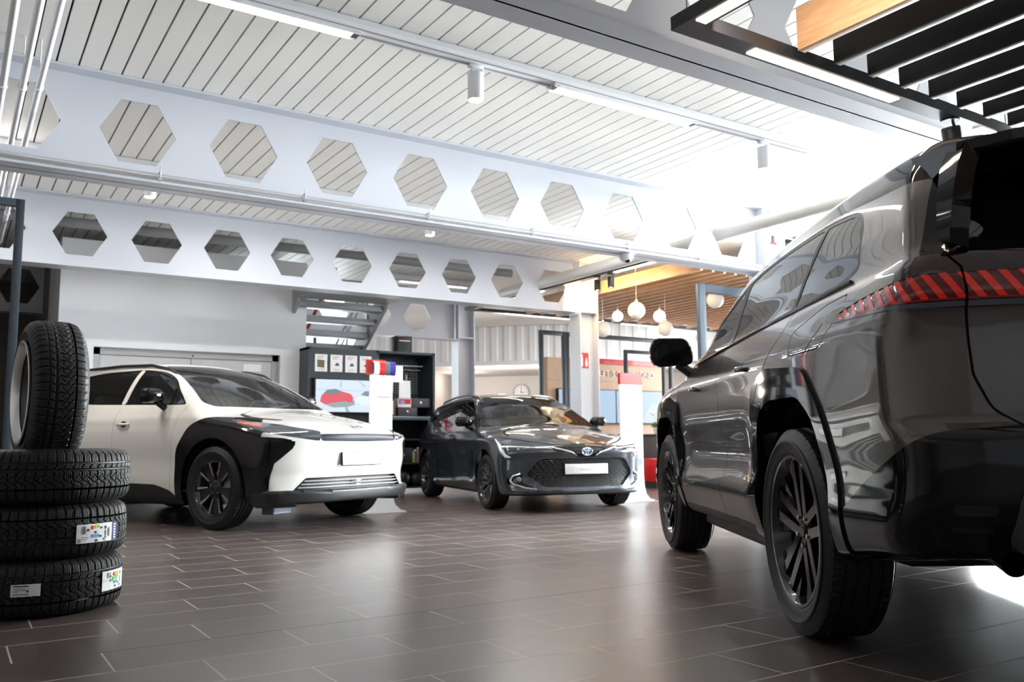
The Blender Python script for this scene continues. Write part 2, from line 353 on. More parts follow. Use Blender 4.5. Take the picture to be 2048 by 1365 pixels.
# ---- outer walls
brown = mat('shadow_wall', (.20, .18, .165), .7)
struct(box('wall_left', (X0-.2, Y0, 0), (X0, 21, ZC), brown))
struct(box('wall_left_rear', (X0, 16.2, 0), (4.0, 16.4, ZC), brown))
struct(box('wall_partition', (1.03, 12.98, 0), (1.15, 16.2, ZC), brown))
struct(box('wall_front', (X0, Y0-.2, 0), (6.6, Y0, ZC), WW))
struct(box('wall_front_lintel', (6.6, Y0-.2, 3.1), (9.4, Y0, ZC), WW))
def glazing(name, a, b, z0, z1, n, horiz=(), w=.06):
    a = Vector((*a, 0)); b = Vector((*b, 0)); d = (b-a); L = d.length; ang = math.atan2(d.y, d.x)
    o = MB()
    for i in range(n+1): x = L*i/n; o.box((x-w/2, -.05, z0), (x+w/2, .05, z1))
    for z in (z0+.03, z1-.03)+tuple(horiz): o.box((0, -.045, z-.03), (L, .045, z+.03))
    t = struct(empty(name, a, ang)); o.build('mullion', MT['anthracite'], t)
    box('pane', (0, -.004, z0), (L, .004, z1), MT['glass'], t); return t
glazing('window_1', (9.4, Y0), (9.4, 7.9), 0.0, ZC-.01, 6, (2.5,))
struct(box('light_block_wall', (9.4, 7.85, 0), (X1+2, 7.95, ZC-.005), WW))  # added solid wall, keeps the right-hand daylight off the far area
glazing('window_5', (X1+2, 7.9), (X1+2, 12.6), 0.0, ZC-.01, 5, (2.5,))
glazing('window_2', (6.6, Y0), (9.4, Y0), 0, 3.1, 2)
glazing('window_3', (4.0, 16.3), (6.9, 16.3), 0.9, ZC-.01, 3)
struct(box('wall_back_low', (4.0, 16.25, 0), (6.9, 16.4, .9), WW))
# outside ground seen through the glass
struct(box('ground_outside', (9.5, -16, -.2), (40, 7.8, -.125), mat('paving', (.55, .55, .54), .8)))
struct(box('ground_front', (-10, -30, -.2), (9.5, Y0-.3, -.125), bpy.data.materials['paving']))
# ---- corrugated white gallery wall, soffit with downlights, office wall behind
cor = mat('corrugated_sheet', (.80, .81, .81), .45)
ang = math.atan2(14.6-17.0, 13.3-10.7); dirv = Vector((math.cos(ang), math.sin(ang), 0))
mb = MB(); L = 11.5; n = int(L/.30); p0 = Vector((10.7, 17.0, 0))-dirv*5.6
vs = []; 
for i in range(n+1):
    for dx, dy in ((0, 0), (.13, 0), (.15, .028), (.28, .028)): vs.append((i*.30+dx, dy))
poly = vs+[(vs[-1][0], .12), (0, .12)]
mb.prism(poly, 'xy', 2.60, ZC-.005); o = mb.build('wall_gallery', cor, None, loc=p0, rot=(0, 0, ang)); struct(o)
struct(box('trim_gallery', (0, -.03, 2.50), (L+.2, .16, 2.60), MT['white'])); bpy.data.objects['trim_gallery'].location = p0; bpy.data.objects['trim_gallery'].rotation_euler = (0, 0, ang)
t = struct(box('soffit', (0, .16, 2.50), (L, 3.6, 2.56), mat('soffit', (.62, .60, .60), .6))); t.location = p0; t.rotation_euler = (0, 0, ang)
nrm = Vector((-math.sin(ang), math.cos(ang), 0))
t = struct(box('wall_back', (0, 3.3, 0), (L, 3.45, 2.50), mat('office_wall', (.62, .60, .58), .6))); t.location = p0; t.rotation_euler = (0, 0, ang)
t = struct(box('wall_office_left', (0, .2, 0), (.12, 3.3, 2.50), mat('office_taupe', (.30, .27, .25), .6))); t.location = p0+dirv*3.6+Vector((0,0,0)); t.rotation_euler = (0, 0, ang)
struct(box('wall_back_left', (6.9, 16.3, 0), (7.1, 21, ZC), WW))
for i, (a, b) in enumerate(((4.75, .45), (5.55, .5), (6.45, .55), (7.9, 1.2), (2.6, 1.2), (9.6, 1.3), (4.3, 1.7))):
    p = p0+dirv*a+nrm*b
    mb = MB(); mb.lathe([(0, -.004), (.075, -.004), (.085, -.008), (.085, 0), (0, 0)], 24); mb.mi = 1; mb.lathe([(0, -.009), (.07, -.009), (.07, -.0045), (0, -.0045)], 24)
    t = mb.build('downlight', [MT['white'], MT['lamp_w']], None, loc=(p.x, p.y, 2.4995))
    tag(t, 'small round downlight recessed in the low office ceiling, number %s from the left' % ('one two three four five six seven'.split()[i]), 'downlight', 'office downlights')
    l = bpy.data.lights.new('downlight_lamp', 'POINT'); l.energy = 14; l.color = (1, .9, .8); l.shadow_soft_size = .1
    o = bpy.data.objects.new('downlight_lamp', l); COL.objects.link(o); o.location = (p.x, p.y, 2.2)
# clock on the office wall
p = p0+dirv*5.57+nrm*3.28
ck = empty('wall_clock', (p.x, p.y, 2.06), ang, 'round white wall clock on the office wall behind the dark estate car', 'clock')
mb = MB(); mb.lathe([(0, -.02), (.20, -.02), (.20, 0), (0, 0)], 40, 'y'); mb.build('clock_face', MT['white'], ck, smooth=30)
mb = MB(); mb.lathe([(.19, -.03), (.215, -.03), (.215, 0), (.19, 0), (.19, -.03)], 40, 'y'); mb.build('clock_rim', MT['steel_grey'], ck, smooth=30)
mb = MB()
for k in range(12):
    a = k*PI/6; r = .155; c = (r*math.cos(a), r*math.sin(a)); e = (math.cos(a), math.sin(a)); n_ = (-e[1], e[0])
    mb.prism([(c[0]-e[0]*.02-n_[0]*.006, c[1]-e[1]*.02-n_[1]*.006), (c[0]+e[0]*.02-n_[0]*.006, c[1]+e[1]*.02-n_[1]*.006), (c[0]+e[0]*.02+n_[0]*.006, c[1]+e[1]*.02+n_[1]*.006), (c[0]-e[0]*.02+n_[0]*.006, c[1]-e[1]*.02+n_[1]*.006)], 'xz', -.024, -.02)
mb.build('hour_marks', MT['trim'], ck)
mb = MB(); mb.prism([(-.006, -.03), (.006, -.03), (.005, .13), (-.005, .13)], 'xz', -.028, -.024); mb.prism([(-.03, -.007), (.09, -.02), (.09, -.008), (-.03, .007)], 'xz', -.031, -.028); mb.build('clock_hands', MT['trim'], ck)

# ================================================================== FIXTURES AND FURNITURE
AN = MT['anthracite']
dark = mat('dark_lamella', (.014, .013, .012), .5)
wood = mat('oak_veneer', (.46, .27, .15), .45)
wood_l = mat('oak_light', (.62, .42, .27), .5)
def wood_grain(m, c0, c1, sc=(1, 1, 14)):
    nt = m.node_tree; b = nt.nodes['Principled BSDF']; tc = nt.nodes.new('ShaderNodeTexCoord'); mp = nt.nodes.new('ShaderNodeMapping'); mp.inputs['Scale'].default_value = sc
    n = nt.nodes.new('ShaderNodeTexNoise'); n.inputs['Scale'].default_value = 6; n.inputs['Detail'].default_value = 5; cr = nt.nodes.new('ShaderNodeValToRGB')
    cr.color_ramp.elements[0].color = (*c0, 1); cr.color_ramp.elements[1].color = (*c1, 1); cr.color_ramp.elements[0].position = .35; cr.color_ramp.elements[1].position = .65
    nt.links.new(tc.outputs['Object'], mp.inputs[0]); nt.links.new(mp.outputs[0], n.inputs['Vector']); nt.links.new(n.outputs[0], cr.inputs[0]); nt.links.new(cr.outputs[0], b.inputs['Base Color'])
wood_grain(wood, (.40, .23, .12), (.50, .30, .17), (8, 1, 8)); wood_grain(wood_l, (.56, .37, .235), (.64, .45, .30), (10, 10, 1))
# ---- suspended lamp frame and dark lamellas above the grey car
def lamp_frame(x0, y1, x1, y0, z, lab, strips, h=.062, w=.10):
    t = empty('lamp_frame', (x0, y1, z), 0, lab, 'lamp frame', 'suspended black lamp frames')
    mb = MB(); X = x1-x0; Y = y0-y1
    mb.box((0, -w, 0), (X, 0, h)); mb.box((0, Y, 0), (w, -w, h)); mb.box((X-w, Y, 0), (X, -w, h)); mb.box((w, Y, 0), (X-w, Y+w, h)); mb.build('frame', MT['frame_paint'], t)
    for (ax, a, b) in strips:
        mb = MB()
        if ax == 'x': mb.box((a-x0, -w+.022, -.004), (b-x0, -.022, -.0005))
        else: mb.box((.022, a-y1, -.004), (w-.022, b-y1, -.0005))
        mb.build('light_strip', MT['lamp_w'], t)
    mb = MB()
    for x in (.05, X*.33, X*.66, X-.05):
        for y in (-.05, Y+.05): mb.cyl((x, y, h), (x, y, ZC-z), .0035, n=6)
    mb.build('hanging_wires', MT['steel_grey'], t); return t
lamp_frame(2.55, 2.63, 6.6, -2.4, 2.50, 'black suspended lamp frame with light strips at the upper right, above the grey car', [('x', 3.0, 4.1), ('y', 2.5, 1.3), ('x', 4.9, 6.0)])
lamellas = []
def lamella(x, y0, y1, z, h, m, lab, grp, w=.05, mark=False):
    t = empty('ceiling_lamella', (x, y0, z), 0, lab, 'ceiling lamella', grp)
    box('panel', (0, 0, 0), (w, y1-y0, h), m, t, .002)
    mb = MB(); 
    for y in ((y1-y0)*.12, (y1-y0)*.88): mb.cyl((w/2, y, h), (w/2, y, ZC-z), .003, n=6)
    mb.build('hanging_wires', MT['steel_grey'], t); return t
ordn = 'first second third fourth fifth sixth seventh eighth ninth tenth eleventh twelfth'.split()
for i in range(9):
    lamella(3.19+.262*i, 2.47, -2.2, 2.505, .205, wood if i == 0 else dark, ('brown board hanging from the ceiling at the upper right, coloured as if lit warm by the lamp frame' if i == 0 else '%s black board hanging from the ceiling at the upper right, counted from the brown one' % ordn[i-1]), 'boards hanging above the grey car')  # first board is wood-coloured: the strip's warm light painted onto a dark board
# black spotlights on the near frame
def black_spot(x, y, z, lab, tilt=(0, 0), r=.045, L=.15):
    s = empty('frame_spotlight', (x, y, z), 0, lab, 'spotlight', 'black spotlights on the lamp frames')
    mb = MB(); mb.lathe([(0, -.012), (.05, -.012), (.05, 0), (0, 0)], 24); mb.tube([(.03, 0, -.01), (.045, 0, -.04), (.03, 0, -.06)], .008, 8); mb.build('base', MT['trim'], s, smooth=40)
    mb = MB(); mb.lathe([(0, 0), (r-.004, 0), (r, -.005), (r, -L), (r-.005, -L), (r-.006, -L+.015), (0, -L+.015)], 28)
    h = mb.build('housing', MT['trim'], s, smooth=40); h.location = (0, 0, -.045); h.rotation_euler = (tilt[0], tilt[1], 0)
    mb = MB(); mb.lathe([(0, -L+.0115), (r-.007, -L+.0115), (r-.007, -L+.0145), (0, -L+.0145)], 20); e = mb.build('lens', MT['lamp_w'], h); return s
black_spot(4.62, 2.58, 2.499, 'black tilted spotlight on the lamp frame just above the grey car roof', (R_(8), R_(-24)), .05, .20)
black_spot(5.1, 2.58, 2.499, 'black spotlight on the lamp frame, half hidden by the grey car roof', (0, 0))
# ---- far canopy: frame, wooden lamellas
lamp_frame(7.40, 12.9, 13.6, 8.02, 2.995, 'black suspended lamp frame beside the far wooden ceiling, behind the middle beam', [('y', 12.2, 10.6), ('y', 8.9, 7.9), ('x', 8.2, 9.7), ('x', 10.9, 12.0)])
black_spot(7.46, 9.0, 2.994, 'black spotlight hanging from the far lamp frame, right one of the pair', (0, 0))
black_spot(7.44, 9.27, 2.994, 'black spotlight hanging from the far lamp frame, left one of the pair', (0, 0))
for i in range(24):
    x = 8.21+.215*i; near = 8.06
    far = 12.25+.13*((i*5) % 3)
    lab = ('wide glowing wooden board closing the left side of the far wooden ceiling' if i == 0 else '%s wooden board of the far slatted ceiling counted from its glowing side' % (ordn[i-1] if i < 13 else 'number %d' % i)) if i < 13 else 'wooden board of the far slatted ceiling behind the grey car'
    t = lamella(x, near, far, 2.955, .19 if i == 0 else .13, wood, lab, 'wooden boards of the far ceiling', .04)
l = bpy.data.lights.new('frame_glow', 'AREA'); l.shape = 'RECTANGLE'; l.size = .05; l.size_y = 1.6; l.energy = 18; l.color = (1, .72, .38)
o = bpy.data.objects.new('frame_glow', l); COL.objects.link(o); o.location = (7.62, 9.6, 2.97); o.rotation_euler = (0, R_(-78), 0)
l = bpy.data.lights.new('frame_glow', 'AREA'); l.shape = 'RECTANGLE'; l.size = .05; l.size_y = 1.2; l.energy = 6; l.color = (1, .85, .68)
o = bpy.data.objects.new('frame_glow', l); COL.objects.link(o); o.location = (2.70, 1.9, 2.53); o.rotation_euler = (0, R_(-80), 0)
# ---- pendant globes
for i, (x, y, z, r, on, lab) in enumerate((
    (8.31, 9.46, 2.61, .128, 0, 'largest white globe pendant in the centre of the cluster'),
    (9.16, 10.9, 2.77, .092, 1, 'bright globe pendant left of the largest globe'),
    (9.81, 10.6, 2.78, .104, 1, 'bright globe pendant right of the largest globe'),
    (8.6, 10.6, 2.48, .123, 0, 'cream globe pendant hanging lowest beside the white column'),
    (9.28, 9.9, 2.46, .121, 0, 'pale globe pendant hanging low above the grey car mirror'),
    (9.45, 9.0, 2.80, .127, 0, 'white globe pendant seen inside the tall blue-grey frame'),
    (12.15, 12.0, 2.71, .097, 0, 'small dim globe pendant just left of the tall blue-grey frame'))):
    z = min(z, 3.0); t = empty('globe_pendant', (x, y, z), 0, lab, 'pendant lamp', 'white globe pendants')
    mb = MB(); mb.sphere((0, 0, 0), r, 32, 18); mb.build('globe', MT['globe_on' if on else 'globe'], t, smooth=80)
    mb = MB(); mb.cyl((0, 0, r-.003), (0, 0, r+.03), .022, .018, 12); mb.cyl((0, 0, r+.03), (0, 0, ZC-z), .0035, n=6); mb.build('cable', MT['white'], t)
# ---- black standing frames
def portal(x, y, w, h, lab, rz=0, s=.07, dep=.05, m=None, d2=None):
    t = empty('standing_frame', (x, y, 0), rz, lab, 'frame', 'black standing frames'); m = m or AN
    box('post', (0, 0, 0), (s, dep, h), m, t, .003); box('post', (w-s, 0, 0), (w, dep, h), m, t, .003)
    box('top_rail', (s, 0, h-s), (w-s, dep, h), m, t, .003); return t
portal(-1.05, 7.0, 1.42, 2.49, 'tall black frame at the left edge behind the standing tyre', s=.055, dep=.05)
portal(7.83, 11.24, .52, 2.5, 'narrow black frame rising behind the dark estate car, left of the white column', s=.07)
portal(8.36, 11.26, 2.35, 2.5, 'wide black frame behind the white column and the globes', s=.07)
portal(7.10, 7.0, 1.3, 2.51, 'tall blue-grey frame behind the grey car mirror', s=.10, dep=.06, m=mat('blue_grey_frame', (.10, .135, .175), .35))
t = portal(9.9, 11.6, .95, 2.32, 'low black frame behind the red topped wooden wall', s=.06)
# ---- stairs
st = empty('steel_stairs', (5.2, 11.3, 0), 0, 'grey steel stairs with open treads and a red handrail behind the white wall', 'stairs')
SG = mat('stair_steel', (.34, .35, .36), .45)
for k in range(-10, 6):
    y = 1.03-.25*k; z = 2.20+.168*k
    if y < .22 or z < .1: continue
    box('tread', (-1.25, y-.13, z-.085), (0, y+.13, z), SG, st, .004)
mb = MB()
for x in (0, -1.30): mb.prism([(.10, 2.66), (.10, 2.86), (.25, 2.92), (4.35, .16), (4.25, .0), (3.95, .0)], 'yz', x, x+.05)
mb.build('stringer', SG, st)
box('landing', (-1.30, -.55, 2.72), (.05, .12, 2.90), SG, st)
mb = MB(); mb.tube([(-.62, 3.6, 1.05), (-.62, .15, 3.3)], .028, 10); hr = mb.build('handrail', mat('handrail_red', (.35, .015, .01), .4), st, smooth=40, loc=(.1, .55, 0))
mb = MB(); mb.tube([(0, 4.0, 1.0), (0, .45, 3.3)], .016, 8); mb.tube([(0, 4.0, .75), (0, .75, 2.95)], .012, 8)
for k in range(5): mb.cyl((0, 3.9-.8*k, .2+.53*k), (0, 3.9-.8*k, 1.05+.54*k-.0), .014, n=8)
mb.build('balustrade', SG, st)
# ---- accessory cabinet
cab = empty('display_cabinet', (4.02, 11.25, 0), 0, 'tall anthracite display cabinet with screen and shelves beside the white wall', 'cabinet')
CW = 1.93; CD = .5; zt = 2.03
mb = MB(); mb.box((0, 0, .10), (.03, CD, zt)); mb.box((CW-.035, 0, .10), (CW, CD, zt)); mb.box((0, 0, zt-.035), (CW, CD, zt)); mb.box((.0, CD-.02, .1), (CW, CD, zt)); mb.box((1.0, 0, .1), (1.035, CD, zt)); mb.box((.03, .0, zt-.42), (1.0, .03, zt-.035)); mb.build('carcass', AN, cab)
box('screen_panel', (.03, .02, .9), (1.0, .05, zt-.42), MT['black'], cab)
box('counter_ledge', (1.0, -.06, 1.045), (CW, CD-.02, 1.10), mat('ledge_metal', (.16, .20, .23), .3, metal=.5), cab, .006)
for z in (.78, .44, .10): box('shelf', (1.035, .02, z-.02), (CW-.035, CD-.02, z), AN, cab)
mb = MB()
for x in (1.08, 1.45, 1.85, .1, .6): mb.cyl((x, .08, 0), (x, .08, .10), .03, n=12)
mb.build('feet', MT['black'], cab)
mb = MB()
for i in range(22): mb.box((1.06+.038*i, CD-.034, 1.45), (1.064+.038*i, CD-.03, 1.96))
for i in range(13): mb.box((1.04, CD-.035, 1.46+.038*i), (1.89, CD-.031, 1.464+.038*i))
mb.build('wire_grid', MT['steel_grey'], cab)
mb = MB(); mb.box((1.30, .22, 1.84), (1.84, .226, 1.855)); mb.box((1.45, .30, 1.79), (1.84, .306, 1.80)); mb.cyl((1.33, .22, 1.85), (1.33, .47, 1.85), .004); mb.cyl((1.5, .30, 1.80), (1.5, .47, 1.80), .004); mb.build('hanging_rails', MT['steel_grey'], cab)
# screen with a picture of two cars
scr = empty('screen', (4.12, 11.215, 1.15), 0, 'flat screen showing a red car and a white car, set in the cabinet', 'screen')
sw, sh = .86, .44
box('bezel', (-.02, 0, -.02), (sw+.02, .03, sh+.02), MT['black'], scr, .004)
def emis(n, c, s=.5): return mat(n, (0, 0, 0), .35, emit=c, estr=s)
box('picture', (0, -.003, 0), (sw, -.0005, sh), emis('screen_sky', (.62, .72, .84), .5), scr)
def flat(name, pts, m, par, y=-.0045): 
    mb = MB(); mb.prism(pts, 'xz', y, y+.001); return mb.build(name, m, par)
flat('picture_line', [(0, .30), (sw, .285), (sw, .292), (0, .307)], emis('sc_l', (.45, .52, .62)), scr)
mb = MB(); mb.prism([(.36, .45), (.37, .45), (.36, .34), (.345, .34)], 'xz', -.0045, -.0035); mb.prism([(.60, .45), (.61, .45), (.72, .35), (.70, .35)], 'xz', -.0045, -.0035); mb.prism([(.44, 0), (.49, 0), (.43, .10), (.41, .10)], 'xz', -.0045, -.0035); mb.build('picture_tree', emis('sc_t', (.33, .38, .46)), scr)
flat('picture_shadow', [(.13, .10), (.25, .06), (.46, .07), (.56, .10), (.56, .16), (.2, .16)], emis('sc_s', (.30, .36, .36)), scr, -.0052)
flat('picture_red_car', [(.06, .14), (.08, .22), (.15, .29), (.28, .31), (.38, .28), (.50, .25), (.54, .20), (.53, .14), (.48, .13), (.42, .15), (.22, .12), (.13, .10)], emis('sc_r', (.68, .10, .13)), scr, -.006)
flat('picture_red_car_glass', [(.12, .26), (.16, .30), (.28, .315), (.37, .28), (.27, .245), (.15, .235)], emis('sc_g', (.16, .22, .24)), scr, -.007)
flat('picture_white_car', [(.56, .15), (.60, .20), (.66, .23), (.72, .29), (.86, .31), (.86, .07), (.74, .09), (.62, .12)], emis('sc_w', (.72, .80, .92)), scr, -.006)
flat('picture_white_car_glass', [(.65, .24), (.71, .29), (.86, .30), (.86, .24), (.74, .22)], emis('sc_g2', (.2, .26, .32)), scr, -.007)
# notices
for i, (x, lab) in enumerate(((4.115, 'leftmost paper notice, with a brown picture, at the top of the cabinet'), (4.335, 'second paper notice from the left at the top of the cabinet'), (4.55, 'third paper notice from the left at the top of the cabinet'), (4.765, 'fourth paper notice, partly behind the colour sample fans'))):
    t = empty('paper_notice', (x, 11.246, 1.70), 0, lab, 'notice', 'paper notices on the cabinet')
    w, h = .175, .235
    pts = [(0, 0)]+[(w*k/8, random.uniform(-.003, .003)) for k in range(1, 8)]+[(w, 0)]+[(w+random.uniform(-.003, .003), h*k/8) for k in range(1, 8)]+[(w, h), (0, h)]
    mb = MB(); mb.prism(pts, 'xz', 0, .002); mb.build('sheet', MT['paper'], t)
    if i == 0: flat('picture', [(.03, .06), (.13, .05), (.135, .155), (.03, .16)], mat('print_brown', (.16, .12, .06), .6), t, -.002)
    else: flat('picture', [(.06, .09), (.09, .08), (.13, .09), (.12, .11), (.10, .13), (.08, .115)], mat('print_teal%d' % i, (.05, .09, .10), .6), t, -.002)
    mb = MB(); 
    for k in range(3): mb.box((.03, -.002, .205-.016*k), (.03+.1-.02*k, -.001, .211-.016*k))
    for k in range(2): mb.box((.04, -.002, .035-.014*k), (.13, -.001, .039-.014*k))
    mb.build('print_lines', mat('print_red%d' % i, (.5, .25, .27), .6), t)
# things in the cabinet
def carton(x, y, z, w, d, h, m, lab, cat='box', name='storage_box', grp=None, extra=None):
    t = empty(name, (x, y, z), 0, lab, cat, grp); box('body', (0, 0, 0), (w, d, h), m, t, .003)
    if extra: extra(t, w, d, h)
    return t
cb = mat('carton_charcoal', (.055, .05, .058), .6)
def emblem(par, r, m, y=-.002, c=(0, 0), name='emblem'):
    e = MB()
    for (a, b, cx, cz, w) in ((1, .66, 0, 0, .11), (.28, .62, 0, -.03, .09), (.62, .27, 0, .31, .09)):
        pts = [(c[0]+r*(cx+a*math.cos(2*PI*k/40)), y, c[1]+r*(cz+b*math.sin(2*PI*k/40))) for k in range(40)]
        e.tube(pts, r*w*.75, 8, closed=True)
    return e.build(name, m, par, smooth=60)
def knob(t, w, d, h):
    mb = MB(); mb.lathe([(0, -.006), (.02, -.004), (.022, 0), (0, 0)], 20, 'y'); mb.build('badge', MT['chrome'], t, loc=(w/2, 0, h/2))
carton(5.60, 11.30, 1.235, .30, .25, .13, cb, 'upper dark drawer box with a round metal badge on the cabinet ledge', extra=knob)
carton(5.385, 11.30, 1.102, .30, .25, .13, cb, 'lower dark drawer box with a round metal badge on the cabinet ledge', extra=knob)
def redlab(t, w, d, h):
    box('label_print', (.01, -.003, .045), (w-.01, -.0005, h-.01), MT['red'], t); box('label_picture', (.03, -.005, .05), (.10, -.003, .10), mat('label_blue', (.25, .3, .5), .5), t)
carton(5.39, 11.31, 1.233, .205, .2, .128, MT['paper'], 'small white and red package standing on the lower drawer box', 'package', 'package', extra=redlab)
t = empty('picture_frame', (5.065, 11.30, 1.102), 0, 'small framed car photograph standing on the cabinet ledge', 'picture frame')
mb = MB(); w, h = .28, .25
mb.box((0, 0, 0), (w, .02, .028)); mb.box((0, 0, h-.028), (w, .02, h)); mb.box((0, 0, .028), (.028, .02, h-.028)); mb.box((w-.028, 0, .028), (w, .02, h-.028)); mb.build('frame', mat('frame_brown', (.08, .05, .035), .5), t)
box('picture', (.028, .008, .028), (w-.028, .014, h-.028), mat('photo_paper', (.62, .60, .54), .5), t)
flat('car_silhouette', [(.08, .07), (.09, .10), (.13, .135), (.18, .135), (.21, .10), (.22, .07)], MT['trim'], t, .006)
carton(5.30, 11.36, 1.235, .24, .012, .27, MT['paper'], 'plain white board leaning above the packages in the cabinet', 'board', 'price_board') if False else None
t = empty('price_board', (5.395, 11.30, 1.364), 0, 'blank white board standing on the packages in the cabinet', 'board'); mb = MB(); mb.prism([(0, 0), (.185, 0), (.18, .25), (.003, .255)], 'xz', 0, .004); mb.build('sheet', MT['paper'], t)
t = empty('hanging_tag', (5.30, 11.5, 1.45), 0, 'long grey product tag hanging from the cabinet grid', 'tag')
mb = MB(); mb.prism([(0, 0), (.10, 0), (.10, .30), (.085, .335), (.05, .35), (.015, .335), (0, .30)], 'xz', 0, .003); mb.build('card', mat('tag_grey', (.55, .53, .53), .5), t); mb = MB(); mb.lathe([(.0, -.002), (.022, -.002), (.022, .0), (0, 0)], 20, 'y'); mb.build('hole', MT['black'], t, loc=(.05, 0, .29)); box('tag_print', (.015, -.002, .17), (.07, -.0005, .22), MT['trim'], t); box('tag_band', (.01, -.002, .04), (.09, -.0005, .13), mat('tag_pink', (.55, .38, .34), .5), t)
for i, x in enumerate((5.47, 5.64)):
    mb = MB(); mb.box((0, 0, 0), (.035, .015, .09), .004); t = mb.build('keyring', MT['steel_grey'], None, smooth=40, loc=(x, 11.6, 1.64)); tag(t, ('left' if i == 0 else 'right')+' small grey blister pack hanging on the cabinet grid', 'accessory')
carton(5.41, 11.40, 2.0305, .24, .26, .25, mat('black_box', (.02, .02, .022), .5), 'black carton with white text standing on top of the cabinet', extra=lambda t, w, d, h: (box('print_band', (.03, -.003, .17), (.21, -.0005, .185), MT['paper'], t), box('side_stripe', (w+.0005, .02, .10), (w+.003, .24, .13), MT['red'], t), box('red_edge', (.0, -.003, h-.012), (.10, -.0005, h-.004), MT['red'], t)))
t = carton(5.22, 11.28, .441, .38, .3, .21, MT['black'], 'black carton with a round three-ellipse emblem on the lower cabinet shelf'); emblem(t, .05, MT['paper'], -.004, (.2, .11))
colr = [(.6, .55, .1), (.1, .2, .5), (.7, .25, .1), (.15, .4, .2), (.6, .6, .62), (.5, .08, .1)]
mb = MB(); 
for i in range(6):
    t = carton(5.615+.042*i, 11.30+.02*(i % 2), .441, .036, .06, .13+.03*(i % 3), mat('bottle%d' % i, colr[i], .4), 'small %s care product bottle on the lower cabinet shelf' % ('yellow blue orange green grey red'.split()[i]), 'bottle', 'care_product', 'care products on the cabinet shelf', extra=lambda t, w, d, h: box('cap', (.008, .015, h), (w-.008, .045, h+.03), MT['paper'], t))
t = empty('headrest_bag', (5.06, 11.32, .781), 0, 'black padded bag with a red edge on the middle cabinet shelf', 'bag'); mb = MB(); mb.sphere((.17, .13, .113), .1, 20, 12, 1.5, .8, 1.1); mb.build('body', MT['black'], t, smooth=60); box('red_edge', (.05, -.02, 0), (.36, .0, .02), MT['red'], t)
for i, (x, r) in enumerate(((5.25, .13), (5.52, .12), (5.75, .11))):
    mb = MB(); mb.sphere((0, 0, r*.95), r, 20, 12, 1, .8, .95); t = mb.build('crash_helmet', MT['trim'], None, smooth=60, loc=(x, 11.42, .101)); tag(t, 'dark rounded %s bag on the bottom cabinet shelf' % ('left', 'middle', 'right')[i], 'bag'); t.name = 'soft_bag'
# ---- white information totems
def totem(x, y, rz, lab, red=True, w=.36, H=1.53, lean=0):
    t = empty('information_totem', (x, y, 0), rz, lab, 'totem', 'white information totems')
    pr = [(-w/2-.17, .0), (-w/2-.17, .012), (-w/2-.10, .025), (-w/2-.04, .08), (-w/2-.01, .18), (-w/2, .32), (-w/2, H), (w/2, H), (w/2, .32), (w/2+.01, .18), (w/2+.04, .08), (w/2+.10, .025), (w/2+.17, .012), (w/2+.17, 0)]
    mb = MB(); mb.prism(pr, 'xz', -.012, .012); mb.build('panel', mat('totem_white', (.86, .86, .87), .35), t)
    box('base_plate', (-w/2-.1, -.14, 0), (w/2+.1, .16, .008), MT['steel_grey'], t)
    return t
t2 = totem(6.895, 8.0, R_(3), 'white totem with a red head panel right of the dark estate car')
box('head_panel', (-.182, -.02, 1.40), (.182, .02, 1.535), MT['red'], t2)
mb = MB(); mb.box((-.09, -.0145, 1.145), (.10, -.0125, 1.157)); mb.build('red_line', mat('pale_red', (.75, .2, .25), .5), t2)
mb = MB(); mb.box((-.09, -.0145, 1.120), (.03, -.0125, 1.130)); mb.box((-.09, -.0145, 1.105), (.10, -.0125, 1.112)); mb.build('print_lines', mat('pale_cyan', (.35, .65, .68), .5), t2)
for k, (c, w) in enumerate((((.1, .5, .15), .03), ((.4, .65, .1), .035), ((.8, .7, .1), .04), ((.8, .3, .05), .045))): box('energy_label', (-.09, -.0145, .86-.012*k), (-.09+w, -.0125, .87-.012*k), mat('energy%d' % k, c, .5), t2)
mb = MB(); mb.prism([(.10, .52), (.15, .53), (.15, .66), (.10, .66)], 'xz', -.0145, -.0125); mb.build('price_label', mat('label_orange', (.75, .55, .2), .5), t2); box('price_label', (.06, -.0145, .43), (.155, -.0125, .51), mat('label_blue2', (.2, .3, .65), .5), t2)
t1 = totem(3.84, 8.42, R_(3), 'white totem with colour sample fans between the white car and the dark estate car', w=.255, H=1.405)
t1.location.x = 3.81; t1.scale = (1.03,)*3
box('head_frame', (-.165, -.02, 1.40), (-.11, .02, 1.545), MT['red'], t1); box('head_frame_top', (-.165, -.02, 1.535), (.04, .02, 1.55), MT['red'], t1)
mb = MB(); mb.box((-.05, -.0145, 1.165), (.10, -.0125, 1.175)); mb.build('red_line', bpy.data.materials['pale_red'], t1); mb = MB(); mb.box((-.06, -.0145, 1.14), (.10, -.0125, 1.146)); mb.box((-.06, -.0145, 1.11), (.10, -.0125, 1.114)); mb.build('print_lines', mat('pale_grey_print', (.6, .62, .68), .5), t1)
